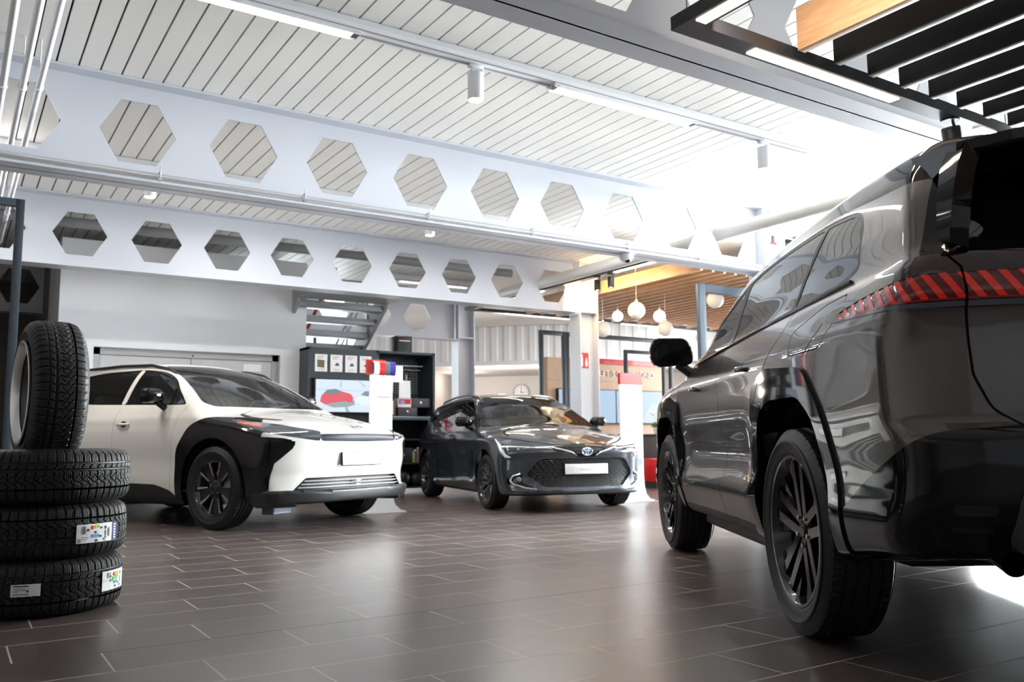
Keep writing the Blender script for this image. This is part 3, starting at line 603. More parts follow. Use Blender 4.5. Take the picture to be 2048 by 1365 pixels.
for k, (nm, c) in enumerate((('white', (.85, .85, .86)), ('red', (.7, .01, .01)), ('grey', (.12, .13, .16)), ('blue', (.03, .025, .35)))):
    mb = MB(); x = -.105+.062*k; pts = []
    for j in range(9):
        a = -PI/2*1.0+PI*j/8; pts.append((-.03-.03*math.cos(a), 1.465+.07*math.sin(a)))
    vs = []; fs = []
    for (yy, zz) in pts: vs += [(x, yy, zz), (x+.058, yy-.004, zz-.004)]
    vs += [(a, b+.003, c_) for a, b, c_ in vs]; n = len(pts)*2
    for j in range(len(pts)-1): fs += [(2*j, 2*j+1, 2*j+3, 2*j+2), (n+2*j+2, n+2*j+3, n+2*j+1, n+2*j)]
    mb.add(vs, fs); mb.build('colour_sample', mat('sample_'+nm, c, .12, coat=1), t1, smooth=60)['label'] = 'curved %s paint sample' % nm
box('leaflet', (.14, -.005, 1.33), (.25, .0, 1.50), MT['paper'], t1)
# ---- wooden wall with screens
ww = empty('wooden_media_wall', (8.72, 12.3, 0), 0, 'light wooden wall with white lettering and a red top strip behind the white column', 'media wall')
box('panel', (0, 0, 0), (2.75, .12, 2.20), wood_l, ww)
box('dark_edge', (2.75, -.005, 0), (2.78, .12, 2.20), MT['trim'], ww)
mb = MB(); mb.box((.95, -.05, 2.12), (2.73, 0, 2.215)); mb.build('red_strip', MT['red'], ww)
text('LET´S GO BEYOND', .155, MT['white'], ww, (1.80, -.012, 1.945), (R_(90), 0, 0), 'lettering', .006)
box('shadow_gap', (0, -.004, 1.80), (1.6, 0, 1.812), MT['steel_grey'], ww)
scrm = emis('screen_blue', (.33, .46, .62), .5)
def bigscreen(x, w, lab):
    t = empty('wall_screen', (x, 12.22, 1.05), 0, lab, 'screen', 'screens on the wooden wall')
    box('bezel', (-.015, 0, -.015), (w+.015, .07, .60), MT['trim'], t, .004); box('picture', (0, -.004, 0), (w, -.0005, .585), scrm, t); return t
a = bigscreen(8.9, 1.27, 'left wall screen showing a pale blue picture behind the white column')
flat('picture_highlight', [(.45, .42), (.60, .40), (.72, .47), (.68, .54), (.55, .57), (.45, .56)], emis('scr_hl', (.62, .70, .85), .9), a, -.006)
b = bigscreen(10.2, 1.22, 'right wall screen with a hazy tree behind the white totem')
flat('picture_tree', [(.62, .02), (1.18, .02), (1.18, .2), (1.05, .33), (.93, .37), (.80, .33), (.70, .2)], emis('scr_tree', (.26, .33, .44), .8), b, -.006)
# ---- counter, bench, plant
t = empty('reception_counter', (9.25, 10.55, 0), 0, 'black counter carrying the potted orchid behind the totem', 'counter'); box('body', (0, .0, 0), (1.5, .5, .80), mat('counter_dark', (.035, .022, .022), .35), t, .004); box('top', (-.02, -.02, .80), (1.52, .52, .83), MT['trim'], t, .004)
t = empty('red_stool', (9.05, 9.95, 0), 0, 'bright red upholstered block seat on a black plinth', 'seat'); box('upholstery', (0, 0, .09), (.75, .5, .45), MT['red'], t, .02); box('plinth', (.02, .02, 0), (.73, .48, .09), MT['black'], t)
t = empty('potted_orchid', (9.78, 10.7, .831), 0, 'white orchid with bright green leaves in a white pot', 'plant')
mb = MB(); mb.lathe([(0, 0), (.05, 0), (.065, .10), (.06, .10), (.055, .09), (0, .09)], 28); mb.build('pot', MT['white'], t, smooth=40)
mb = MB(); rr = random.Random(3)
for k in range(90):
    a = rr.uniform(0, 2*PI); e = rr.uniform(.1, 1.3); L_ = rr.uniform(.06, .12); d_ = Vector((math.cos(a)*math.cos(e), math.sin(a)*math.cos(e), math.sin(e))); p = Vector((0, 0, .10))+d_*.02; q = p+d_*L_; s_ = d_.cross(Vector((0, 0, 1))).normalized()*.014
    mb.add([p, (p+q)/2+s_+Vector((0, 0, .01)), q, (p+q)/2-s_+Vector((0, 0, .01))], [(0, 1, 2, 3)])
mb.build('leaves', mat('leaf_green', (.22, .42, .03), .5), t, weld=False)
mb = MB(); fl = MB()
for k in range(3):
    a = k*2.1+.5; pts = [(0, 0, .1), (.02*math.cos(a), .02*math.sin(a), .24), (.06*math.cos(a), .06*math.sin(a), .33), (.10*math.cos(a), .10*math.sin(a), .345)]; mb.tube(pts, .003, 6)
    for j in range(5):
        c_ = Vector(pts[2])*(1-j/5)+Vector(pts[3])*(j/5)+Vector((rr.uniform(-.02, .02), rr.uniform(-.02, .02), rr.uniform(-.03, .02)))
        for m_ in range(5):
            b_ = m_*2*PI/5; u = Vector((math.cos(b_), -.3, math.sin(b_))).normalized(); v_ = u.cross(Vector((0, 1, 0))).normalized()*.012
            fl.add([c_, c_+u*.02+v_, c_+u*.034, c_+u*.02-v_], [(0, 1, 2, 3)])
mb.build('stem', bpy.data.materials['leaf_green'], t); fl.build('blossoms', MT['paper'], t, weld=False)
# ---- security camera under the middle beam
t = empty('security_camera', (5.78, 6.72, 2.643), 0, 'white dome security camera under the right part of the middle beam', 'camera')
mb = MB(); mb.lathe([(0, 0), (.075, 0), (.078, -.02), (.07, -.05), (.045, -.075), (.0, -.083)], 28); mb.build('housing', MT['white'], t, smooth=40)
mb = MB(); mb.sphere((0, -.02, -.06), .035, 20, 12); mb.build('lens_dome', MT['gloss_black'], t, smooth=60)
# hanging cord with red tag near the column
t = empty('yellow_cord', (7.68, 6.60, 3.09), 0, 'yellow cord with a red and black clip tied to the column above the grey car', 'cord')
mb = MB(); mb.tube([(.1, 0, 0), (.5, 0, -.01), (1.6, 0, -.05)], .009, 8); mb.build('cord', mat('cord_yellow', (.75, .55, .25), .5), t); box('clip', (.22, -.01, -.09), (.25, .01, -.01), MT['black'], t); box('clip_tag', (.19, -.01, -.11), (.28, .01, -.095), MT['red'], t)
# small thin bracket on the ceiling at the right
t = empty('sign_hanger', (7.35, 5.2, ZC-.001), 0, 'thin wire hanger under the bright ceiling above the grey car', 'hanger'); mb = MB(); mb.cyl((0, 0, 0), (0, 0, -.35), .003, n=6); mb.cyl((.3, 0, 0), (.3, 0, -.35), .003, n=6); mb.cyl((-.15, 0, -.06), (.45, 0, -.06), .004, n=6); mb.build('wires', MT['steel_grey'], t)
# ================================================================== TYRES AND WHEELS
def sstep(a, b, x): t = np.clip((x-a)/(b-a), 0, 1); return t*t*(3-2*t)
def tyre_mesh(name, R, w, rr, NT=240, NU=44, pattern='summer', dep=.007, crown=.006):
    tw = w*.80
    if pattern == 'summer':
        base = []
        for g in (-.62, -.22, .22, .62): base += [g-.062, g-.045, g+.045, g+.062]
        us = np.array(sorted(set([-1, -.97, -.9, -.8, .8, .9, .97, 1]+base+list(np.linspace(-.95, .95, 17)))))
    else: us = np.linspace(-1, 1, NU)
    # sidewall profile (from tread edge down to the bead), mirrored
    sw = [(R-(.018 if pattern == 'winter' else .012), tw/2+.004), (R-.028, tw/2+.013), (R-.045, w/2-.004), (R-(R-rr)*.42, w/2), (R-(R-rr)*.44, w/2+.001), (R-(R-rr)*.50, w/2+.0012), (R-(R-rr)*.52, w/2-.001),
          (rr+(R-rr)*.25, w/2-.006), (rr+(R-rr)*.12, w/2-.011), (rr+.006, w/2-.016), (rr+.003, w/2-.020), (rr-.004, w/2-.024), (rr-.006, w/2-.05)]
    prof = [(r, -h, None) for r, h in sw[::-1]]+[(R-crown*u*u-(.007*u**6 if pattern == 'winter' else 0), u*tw/2, u) for u in us]+[(r, h, None) for r, h in sw]
    m = len(prof); th = np.arange(NT)*2*PI/NT; s = th*R; C_ = 2*PI*R
    nper = round(C_/(.036 if pattern == 'winter' else .030)); per = C_/nper
    V = np.zeros((NT, m, 3))
    for i, (r, h, u) in enumerate(prof):
        rad = np.full(NT, r)
        if u is None:
            # shoulder blocks run a little down the sidewall
            if r > R-.03 and pattern == 'winter':
                ph = np.abs(((s/per+.25) % 1)-.5)*per; rad = rad-dep*.8*(1-sstep(.0018, .0040, ph))
        else:
            if pattern == 'summer':
                d = 0*s
                if any(abs(u-g) < .055 for g in (-.62, -.22, .22, .62)): d = d+dep
                if abs(u) > .70:
                    ph = np.abs(((s/per+u*.4) % 1)-.5)*per; d = np.maximum(d, dep*.7*(1-sstep(.0010, .0030, ph)))
                rad = rad-d
            else:
                d = np.zeros(NT)
                def lat(off, wd, k=1.0, P=per):
                    ph = np.abs((((s+off)/P) % 1)-.5)*P; return dep*k*(1-sstep(wd*.5, wd*.5+.0022, ph))
                for g, gw in ((-.56, .022), (.30, .040), (.60, .036)):
                    d = np.maximum(d, dep*(1-sstep(gw, gw+.018, abs(u-g)+0*s)))
                if abs(u) > .60: d = np.maximum(d, lat(.25*per+.004*u, .0040))
                elif u < .30:
                    q = (u+.56)/.86; d = np.maximum(d, lat(-.055*q**1.5+.012*math.sin(q*9), .0030, .95)); 
                    if .35 < q < .75: d = np.maximum(d, lat(.09*q, .0016, .6))
                else: d = np.maximum(d, lat(.016*(u-.3)/.3, .0030, .9))
                ph = np.abs(((s/(per/5)) % 1)-.5)*per/5; d = np.maximum(d, .0015*(1-sstep(.0004, .0018, ph)))
                rad = rad-d
        V[:, i, 0] = rad*np.cos(th); V[:, i, 1] = h; V[:, i, 2] = rad*np.sin(th)
    idx = np.arange(NT*m).reshape(NT, m); a = idx; b = np.roll(idx, -1, axis=0)
    F_ = np.stack([a[:, :-1], a[:, 1:], b[:, 1:], b[:, :-1]], -1).reshape(-1, 4)
    me = bpy.data.meshes.new(name); me.from_pydata(V.reshape(-1, 3).tolist(), [], F_.tolist()); me.materials.append(MT['rubber'])
    me.polygons.foreach_set('use_smooth', [True]*len(me.polygons))
    bm = bmesh.new(); bm.from_mesh(me); bmesh.ops.recalc_face_normals(bm, faces=bm.faces)
    for e in bm.edges:
        if len(e.link_faces) == 2 and e.calc_face_angle(0) > R_(38): e.smooth = False
    bm.to_mesh(me); bm.free(); return me
def bar2(mb, p, q, w0, w1, y0, y1, drop=0.0):
    """a spoke bar from p to q (x,z), widths w0/w1, between depths y0..y1 at p and shifted by drop at q"""
    p, q = Vector((p[0], 0, p[1])), Vector((q[0], 0, q[1])); d = (q-p).normalized(); n = Vector((-d.z, 0, d.x))
    vs = []
    for c, w, dy in ((p, w0, 0), (q, w1, drop)):
        for s_ in (-1, 1):
            for yy, k in ((y0, 1.25), (y1, 1.0)): vs.append(c+n*s_*w/2*k+Vector((0, yy+dy, 0)))
    mb.add(vs, [(0, 1, 3, 2), (4, 6, 7, 5), (0, 4, 5, 1), (2, 3, 7, 6), (1, 5, 7, 3), (0, 2, 6, 4)])
def rim(par, rr, w, style, yo, a0=0.0):
    """rim facing +y; yo = outer bead position"""
    mb = MB(); prof = [(rr-.010, -yo+.03), (rr-.006, -yo), (rr+.004, -yo-.004) , (rr-.002, -yo+.01), (rr-.03, -yo*.3), (rr-.03, yo*.5), (rr-.014, yo-.020), (rr-.004, yo-.008), (rr+.005, yo+.001), (rr+.004, yo+.006), (rr-.006, yo+.005), (rr-.012, yo-.004), (rr-.020, yo-.03), (rr-.035, yo*.45), (rr-.04, -yo+.03)]
    mb.lathe(prof, 72, 'y'); base = mb.build('rim', MT['dark_alu'], par, smooth=40)
    mb = MB(); mb.lathe([(0, -.01), (.155, -.01), (.155, .008), (.09, .012), (.07, .03), (0, .03)], 40, 'y'); mb.build('brake_disc', MT['steel_grey'], par, smooth=40)
    mb = MB(); yh = yo-.035
    mb.lathe([(0, yh-.03), (.075, yh-.04), (.070, yh-.006), (.045, yh+.004), (.0, yh+.004)], 32, 'y')
    br = MB()
    if style == 'suv':
        for k in range(5):
            a = a0+k*2*PI/5; e = (math.cos(a), math.sin(a)); n = (-e[1], e[0])
            def P(r, t): return (e[0]*r+n[0]*t, e[1]*r+n[1]*t)
            for s_ in (-1, 1):
                bar2(mb, P(.03, s_*.024), P(rr-.012, s_*.044), .036, .034, yh-.045, yh+.004, .020)
                bar2(mb, P(.10, s_*.030), P(rr-.012, s_*.112), .024, .034, yh-.04, yh-.004, .022)
            bar2(mb, P(.03, 0), P(rr*.62, 0), .03, .012, yh-.05, yh-.018)
    elif style == 'ev':
        for k in range(5):
            a = a0+k*2*PI/5
            def Q(r, t): return (r*math.cos(a+t), r*math.sin(a+t))
            # wide dark spoke between two windows
            mb.prism([Q(.05, -.55), Q(.10, -.42), Q(rr-.012, -.33), Q(rr-.012, 0), Q(rr-.012, .33), Q(.10, .42), Q(.05, .55)], 'xz', yh-.03, yh-.006)
            bar2(br, Q(.105, -.36), Q(rr-.014, -.315), .010, .020, yh-.01, yh+.004, .012); bar2(br, Q(.105, .36), Q(rr-.014, .315), .010, .020, yh-.01, yh+.004, .012)
            n_ = 6; b0_, b1_ = .315, 2*PI/5-.315
            for j in range(n_): bar2(br, Q(rr-.016, b0_+(b1_-b0_)*j/n_), Q(rr-.016, b0_+(b1_-b0_)*(j+1.05)/n_), .009, .009, yh, yh+.014)
    else:
        for k in range(5):
            a = a0+k*2*PI/5
            def Q(r, t): return (r*math.cos(a+t), r*math.sin(a+t))
            mb.prism([Q(.04, -.5), Q(.09, -.30), Q(rr-.012, -.17), Q(rr-.012, .17), Q(.09, .30), Q(.04, .5)], 'xz', yh-.03, yh-.008)
            for s_ in (-1, 1):
                bar2(br, Q(.085, s_*.25), Q(rr-.012, s_*.15), .008, .013, yh-.012, yh+.004, .014)
                bar2(br, Q(.085, s_*.25), Q(rr-.012, s_*.46), .009, .013, yh-.012, yh+.003, .014); bar2(mb, Q(.085, s_*.27), Q(rr-.012, s_*.48), .02, .02, yh-.03, yh-.006, .014)
    mb.build('spokes', MT['gloss_black'] if style == 'suv' else MT['black'], par, smooth=25)
    if br.v: br.build('machined_edges', MT['alu'], par)['label'] = 'bright machined spoke edges'
    mb = MB(); mb.lathe([(0, yh+.012), (.026, yh+.010), (.030, yh+.003), (.030, yh-.01)], 28, 'y'); mb.build('hub_cap', MT['gloss_black'] if style == 'suv' else MT['dark_alu'], par, smooth=40)
    for j in range(5):
        a = a0+.6+j*2*PI/5; c = (.055*math.cos(a), .055*math.sin(a))
        mb = MB(); mb.cyl((c[0], yh-.005, c[1]), (c[0], yh+.012, c[1]), .010, .009, 6); mb.build('wheel_nut', MT['chrome'], par)
def wheel(car, x, y, R, w, rr, style, me, a0=0.0, steer=0.0):
    t = bpy.data.objects.new('wheel', me); COL.objects.link(t); t.parent = car; s_ = 1 if y > 0 else -1
    t.location = (x, y-s_*w/2, R); t.rotation_euler = (0, 0, (0 if s_ > 0 else PI)+steer)
    rim(t, rr, w, style, w/2-.020, a0); return t
# ---- tyre stack at the left
sm = tyre_mesh('stack_tyre', .345, .235, .215, NT=1000, NU=84, pattern='winter')
labs = ['bottom tyre of the stack, with two stickers on its tread', 'middle tyre of the stack, with a wide white energy sticker', 'topmost lying tyre of the stack, carrying the upright wheel']
tx, ty = .385, 4.53
stk = []
for k in range(3):
    t = empty('stacked_tyre', (tx+(-.004, .004, .010)[k], ty+(0, .01, -.01)[k], .1185+.2355*k), (.3, 2.0, 4.1)[k], labs[k], 'tyre', 'black winter tyres lying in a stack')
    o = bpy.data.objects.new('tyre', sm); COL.objects.link(o); o.parent = t; o.rotation_euler = (R_(90) if k != 1 else R_(-90), 0, 0); stk.append(t)
t = empty('upright_wheel', (.375, 4.50, .711+.325-.075), math.atan2(.987, .161)*0, 'black winter tyre on a silver rim standing upright on the stack', 'wheel')
um = tyre_mesh('upright_tyre', .335, .225, .215, NT=1000, NU=84, pattern='winter')
o = bpy.data.objects.new('tyre', um); COL.objects.link(o); o.parent = t
ax = Vector((-.996, -.09, 0)); t.rotation_euler = (0, 0, math.atan2(ax.y, ax.x)-PI/2)
silver = mat('rim_silver', (.78, .80, .82), .30, metal=.85)
mb = MB(); mb.lathe([(.190, -.10), (.214, -.095), (.214, -.08), (.195, -.06), (.165, -.02), (.165, .035), (.190, .060), (.205, .080), (.212, .092), (.220, .085), (.200, .055), (.175, .03), (.175, -.02), (.190, -.10)], 96, 'y'); mb.build('rim_barrel', mat('barrel_grey', (.10, .105, .11), .35, metal=.6), t, smooth=45)
mb = MB(); mb.lathe([(.204, .084), (.216, .098), (.226, .108), (.236, .112), (.238, .118), (.228, .120), (.214, .110), (.203, .094), (.200, .086), (.204, .084)], 96, 'y'); mb.build('rim_lip', silver, t, smooth=45)
mb = MB(); mb.lathe([(.162, .020), (.170, .020), (.178, .034), (.170, .036), (.162, .030), (.162, .020)], 80, 'y'); mb.build('rim_ring', silver, t, smooth=45)
mb = MB(); mb.lathe([(0, -.075), (.18, -.075), (.18, -.065), (0, -.065)], 48, 'y'); mb.lathe([(0, -.065), (.05, -.065), (.045, -.03), (0, -.03)], 28, 'y'); mb.build('rim_disc', MT['dark_alu'], t, smooth=40)
mb = MB(); mb.box((-.02, .045, -.168), (.02, .075, -.160)); mb.build('balance_weight', MT['steel_grey'], t)
# stickers on the tyres (curved paper patches)
def sticker(par, a0, a1, z0, z1, r, m, name='sticker', n=12):
    vs = []; fs = []
    for k in range(n+1):
        a = a0+(a1-a0)*k/n; j = .0006*math.sin(k*2.1)
        for rr_ in (r, r+.0012):
            for z in (z0, z1): vs.append(((rr_+j)*math.cos(a), (rr_+j)*math.sin(a), z+j))
    for k in range(n):
        i = 4*k; fs += [(i+2, i+6, i+7, i+3), (i, i+1, i+5, i+4), (i+1, i+3, i+7, i+5), (i, i+4, i+6, i+2)]
    fs += [(0, 2, 3, 1), (4*n, 4*n+1, 4*n+3, 4*n+2)]
    mb = MB(); mb.add(vs, fs); o = mb.build(name, m, par, smooth=60); o.rotation_euler = (0, 0, -par.rotation_euler.z); return o
def pm(n, c): return bpy.data.materials.get(n) or mat(n, c, .55)
RS = .3465
def angx(px_x): return px_x
mid, low = stk[1], stk[0]
def dsticker(par, a0, a1, zc0, zc1, layout, name='sticker'):
    base = sticker(par, a0, a1, zc0, zc1, RS, MT['paper'], name)
    W_ = a1-a0; H_ = zc1-zc0
    for i, (u0, u1, v0, v1, c) in enumerate(layout):
        o = sticker(par, a0+W_*u0, a0+W_*u1, zc0+H_*v0, zc0+H_*v1, RS+.0018, pm('print_%02d%02d%02d' % tuple(int(x*99) for x in c), c), 'print', 3)
        o.parent = base; o.rotation_euler = (0, 0, 0)
    return base
blk = (.03, .03, .03); gry = (.35, .36, .38)
dsticker(mid, -1.288, -.771, -.054, .026, [(.14, .17, .5, .9, gry), (.18, .19, .5, .9, gry), (.20, .22, .5, .9, gry), (.37, .42, .72, .92, (.7, .08, .03)), (.42, .47, .75, .92, (.85, .5, .03)), (.47, .52, .77, .92, (.7, .7, .03)), (.52, .57, .8, .93, (.1, .45, .05)),
    (.25, .31, .64, .76, blk), (.62, .67, .72, .82, blk), (.47, .51, .50, .60, blk), (.49, .54, .04, .16, blk), (.60, .66, .26, .37, blk), (.38, .58, .28, .44, (.12, .35, .65)), (.76, .80, .68, .84, (.03, .06, .3)), (.77, .79, .2, .6, (.3, .35, .6)), (.73, .78, .06, .2, gry), (.86, .87, .3, .7, gry), (.90, .91, .25, .75, gry), (.05, .10, .05, .25, gry), (.12, .30, .30, .33, gry), (.12, .27, .2, .22, gry)])
o = sticker(mid, -.771, -.665, -.054, .026, RS, pm('print_navy', (.02, .04, .22)), 'sticker_band')
for v in range(6): p = sticker(mid, -.74, -.70, -.046+.0115*v, -.039+.0115*v, RS+.0018, MT['paper'], 'print', 2); p.parent = o; p.rotation_euler = (0, 0, 0)
dsticker(low, -.872, -.36, -.037, .047, [(.18, .30, .62, .9, gry), (.42, .50, .70, .88, (.7, .08, .03)), (.50, .58, .72, .88, (.85, .55, .03)), (.58, .66, .76, .9, (.3, .55, .05)), (.28, .42, .42, .56, (.12, .5, .08)), (.38, .62, .48, .66, (.18, .55, .1)), (.50, .66, .58, .74, (.2, .55, .1)), (.45, .62, .30, .44, (.12, .35, .7)), (.62, .68, .26, .34, blk), (.50, .54, .1, .2, blk), (.26, .33, .66, .74, blk), (.78, .81, .70, .86, blk), (.77, .79, .3, .6, gry), (.72, .80, .1, .2, gry), (.02, .42, .50, .52, gry)])
dsticker(low, -1.955, -1.635, -.018, .032, [(.08, .6, .82, .9, blk), (.1, .3, .66, .72, gry), (.08, .62, .5, .55, gry), (.55, .6, .35, .5, blk), (.1, .25, .35, .42, gry), (.08, .62, .12, .24, gry), (.3, .5, .6, .66, gry)])
# ================================================================== CAR BODY ENGINE
def pchip(pts):
    x = np.array([p[0] for p in pts], float); y = np.array([p[1] for p in pts], float)
    o = np.argsort(x); x = x[o]; y = y[o]; h = np.diff(x); d = np.diff(y)/h; m = np.zeros(len(x))
    for i in range(1, len(x)-1):
        if d[i-1]*d[i] > 0: w1 = 2*h[i]+h[i-1]; w2 = h[i]+2*h[i-1]; m[i] = (w1+w2)/(w1/d[i-1]+w2/d[i])
    m[0] = d[0]; m[-1] = d[-1]
    def f(q):
        q = np.asarray(q, float); qc = np.clip(q, x[0], x[-1]); i = np.clip(np.searchsorted(x, qc)-1, 0, len(h)-1)
        t = (qc-x[i])/h[i]; t2 = t*t; t3 = t2*t
        return (2*t3-3*t2+1)*y[i]+(t3-2*t2+t)*h[i]*m[i]+(-2*t3+3*t2)*y[i+1]+(t3-t2)*h[i]*m[i+1]
    return f
def smax(a, b, k):
    h = np.clip(.5+.5*(a-b)/k, 0, 1); return b+(a-b)*h+k*h*(1-h)
def poly_sd(px, py, poly, r=0.0):
    P = np.asarray(poly, float); n = len(P); d = np.full(px.shape, 1e9); ins = np.zeros(px.shape, bool)
    for i in range(n):
        a = P[i]; b = P[(i+1) % n]; e = b-a; wx = px-a[0]; wy = py-a[1]
        t = np.clip((wx*e[0]+wy*e[1])/(e@e+1e-12), 0, 1); d = np.minimum(d, np.hypot(wx-e[0]*t, wy-e[1]*t))
        c = ((a[1] <= py) & (b[1] > py)) | ((b[1] <= py) & (a[1] > py))
        with np.errstate(divide='ignore', invalid='ignore'): xi = a[0]+(py-a[1])/(b[1]-a[1]+1e-15)*(b[0]-a[0])
        ins ^= c & (px < xi)
    s = np.where(ins, -d, d)
    return s
def rpoly(poly, r=.03, n=5):
    """round the corners of a polygon; a point may carry its own radius as third item"""
    out = []; N = len(poly)
    for i in range(N):
        p = Vector(poly[i][:2]); a = Vector(poly[i-1][:2]); b = Vector(poly[(i+1) % N][:2]); rr = poly[i][2] if len(poly[i]) > 2 else r
        u = (a-p); v = (b-p); lu, lv = u.length, v.length; u.normalize(); v.normalize(); t = min(rr, lu*.45, lv*.45)
        p0 = p+u*t; p1 = p+v*t
        for k in range(n+1):
            s = k/n; q = p0*(1-s)**2+p*2*s*(1-s)+p1*s*s; out.append((q.x, q.y))
    return out
class Body:
    def __init__(s, f, lo, hi, clo, chi, st):
        s.f = f; lo, hi, clo, chi = map(np.array, (lo, hi, clo, chi)); nn = [max(2, int(round((hi[i]-lo[i])/st))) for i in range(3)]
        ax = [np.linspace(lo[i], hi[i], nn[i]+1) for i in range(3)]
        verts = {}; V = []; Fc = []
        def vid(i, j, k):
            key = (i, j, k)
            if key not in verts: verts[key] = len(V); V.append((ax[0][i], ax[1][j], ax[2][k]))
            return verts[key]
        nx, ny, nz = nn
        for i in range(nx):
            for j in range(ny):
                Fc.append((vid(i, j, 0), vid(i, j+1, 0), vid(i+1, j+1, 0), vid(i+1, j, 0))); Fc.append((vid(i, j, nz), vid(i+1, j, nz), vid(i+1, j+1, nz), vid(i, j+1, nz)))
        for i in range(nx):
            for k in range(nz):
                Fc.append((vid(i, 0, k), vid(i+1, 0, k), vid(i+1, 0, k+1), vid(i, 0, k+1))); Fc.append((vid(i, ny, k), vid(i, ny, k+1), vid(i+1, ny, k+1), vid(i+1, ny, k)))
        for j in range(ny):
            for k in range(nz):
                Fc.append((vid(0, j, k), vid(0, j, k+1), vid(0, j+1, k+1), vid(0, j+1, k))); Fc.append((vid(nx, j, k), vid(nx, j+1, k), vid(nx, j+1, k+1), vid(nx, j, k+1)))
        P = np.array(V); O = np.clip(P, clo, chi)
        # spread origins inside the core so that rays stay well distributed
        D = P-O; a = np.zeros(len(P)); b = np.ones(len(P)); fo = f(O+D*0)
        N = 60; prev = np.zeros(len(P)); found = np.zeros(len(P), bool); lo_ = np.zeros(len(P)); hi_ = np.ones(len(P))
        for q in range(N, -1, -1):
            t = q/N; v = f(O+D*t); ins = (v < 0) & ~found
            lo_[ins] = t; hi_[ins] = min(1.0, t+1/N); found |= ins
        for _ in range(22):
            mid = (lo_+hi_)/2; v = f(O+D*mid[:, None]); inn = v < 0; lo_ = np.where(inn, mid, lo_); hi_ = np.where(inn, hi_, mid)
        s.V = O+D*((lo_+hi_)/2)[:, None]; s.F = Fc; s.L = ['body']*len(Fc)
    def field(s, fn, V=None):
        V = s.V if V is None else V; return fn(V[:, 0], np.abs(V[:, 1]), V[:, 2])
    def cut(s, src, fn, new, keep_pos=None):
        """faces labelled src: the part where fn<0 becomes new"""
        if isinstance(src, str): src = (src,)
        val = s.field(fn); val = np.where(np.abs(val) < 1e-7, 1e-7, val); NF = []; NL = []; em = {}; newV = []
        n0 = len(s.V); vl = val.tolist(); Vl = s.V
        for f, l in zip(s.F, s.L):
            if l not in src: NF.append(f); NL.append(l); continue
            sg = [vl[i] < 0 for i in f]
            if all(sg): NF.append(f); NL.append(new); continue
            if not any(sg): NF.append(f); NL.append(l); continue
            A = []; B = []; n = len(f)
            for q in range(n):
                i, j = f[q], f[(q+1) % n]
                (A if sg[q] else B).append(i)
                if sg[q] != sg[(q+1) % n]:
                    key = (min(i, j), max(i, j))
                    if key not in em:
                        a_, b_ = key; t = vl[a_]/(vl[a_]-vl[b_]); t = min(.999, max(.001, t)); em[key] = n0+len(newV); newV.append(Vl[a_]*(1-t)+Vl[b_]*t)
                    A.append(em[key]); B.append(em[key])
            if len(A) > 2: NF.append(tuple(A)); NL.append(new)
            if len(B) > 2: NF.append(tuple(B)); NL.append(l)
        if newV:
            s.V = np.vstack([s.V, np.array(newV)])
        s.F = NF; s.L = NL
    def relabel(s, a, b): s.L = [b if l == a else l for l in s.L]
    def band(s, src, sd, g, new, ext=None):
        """a thin strip |sd|<g (sd signed) cut with crisp borders, optionally only where ext<0"""
        for l in ((src,) if isinstance(src, str) else src):
            if l not in s.L: continue
            s.cut(l, lambda x, y, z: sd(x, y, z)-g, '~a'); s.cut('~a', lambda x, y, z: -sd(x, y, z)-g, '~b')
            if ext: s.cut('~b', ext, new)
            else: s.relabel('~b', new)
            s.relabel('~a', l); s.relabel('~b', l)
    def refine(s, labels):
        if isinstance(labels, str): labels = (labels,)
        V = list(s.V); em = {}; NF = []; NL = []; new = []
        def mid(i, j):
            k = (min(i, j), max(i, j))
            if k not in em: em[k] = len(V); V.append((V[i]+V[j])/2); new.append(em[k])
            return em[k]
        for f, l in zip(s.F, s.L):
            if l not in labels: NF.append(f); NL.append(l); continue
            n = len(f); c = len(V); V.append(sum(V[i] for i in f)/n); new.append(c)
            for q in range(n): NF.append((f[q], mid(f[q], f[(q+1) % n]), c, mid(f[q-1], f[q]))); NL.append(l)
        V = np.array(V); idx = np.array(new); P = V[idx]
        for _ in range(2):
            e = 1e-3; G = np.stack([(s.f(P+np.eye(3)[i]*e)-s.f(P-np.eye(3)[i]*e))/(2*e) for i in range(3)], -1)
            st = s.f(P)[:, None]*G/np.maximum((G*G).sum(1, keepdims=True), .05); ln = np.linalg.norm(st, axis=1, keepdims=True); P = P-st*np.minimum(1, .01/np.maximum(ln, 1e-9))
        V[idx] = P; s.V = V; s.F = NF; s.L = NL
    def normals(s):
        e = 1e-3; V = s.V; G = np.stack([s.f(V+np.eye(3)[i]*e)-s.f(V-np.eye(3)[i]*e) for i in range(3)], -1)
        s.N = G/np.maximum(np.linalg.norm(G, axis=1, keepdims=True), 1e-9)
    def part(s, labels, name, m, parent, off=0.0, th=.010, side=0, mi=None, inner=True, fnoff=None, flt=None):
        if isinstance(labels, str): labels = (labels,)
        fs = [f for f, l in zip(s.F, s.L) if l in labels and (side == 0 or sum(s.V[i][1] for i in f)*side > 0) and (flt is None or flt(s.V[f[0]]))]
        if not fs: print('EMPTY PART', name, labels); return None
        mp = {}; 
        for f in fs:
            for i in f: mp.setdefault(i, len(mp))
        idx = np.array(list(mp.keys())); P = s.V[idx]; N = s.N[idx]
        o_ = off if fnoff is None else (off+fnoff(P[:, 0], np.abs(P[:, 1]), P[:, 2]))[:, None]
        A = P+N*o_; B = P+N*(o_-th); n = len(idx)
        ff = [tuple(mp[i] for i in f) for f in fs]; ec = {}
        for f in ff:
            for q in range(len(f)):
                a, b = f[q], f[(q+1) % len(f)]; k = (min(a, b), max(a, b)); ec[k] = None if k in ec else (a, b)
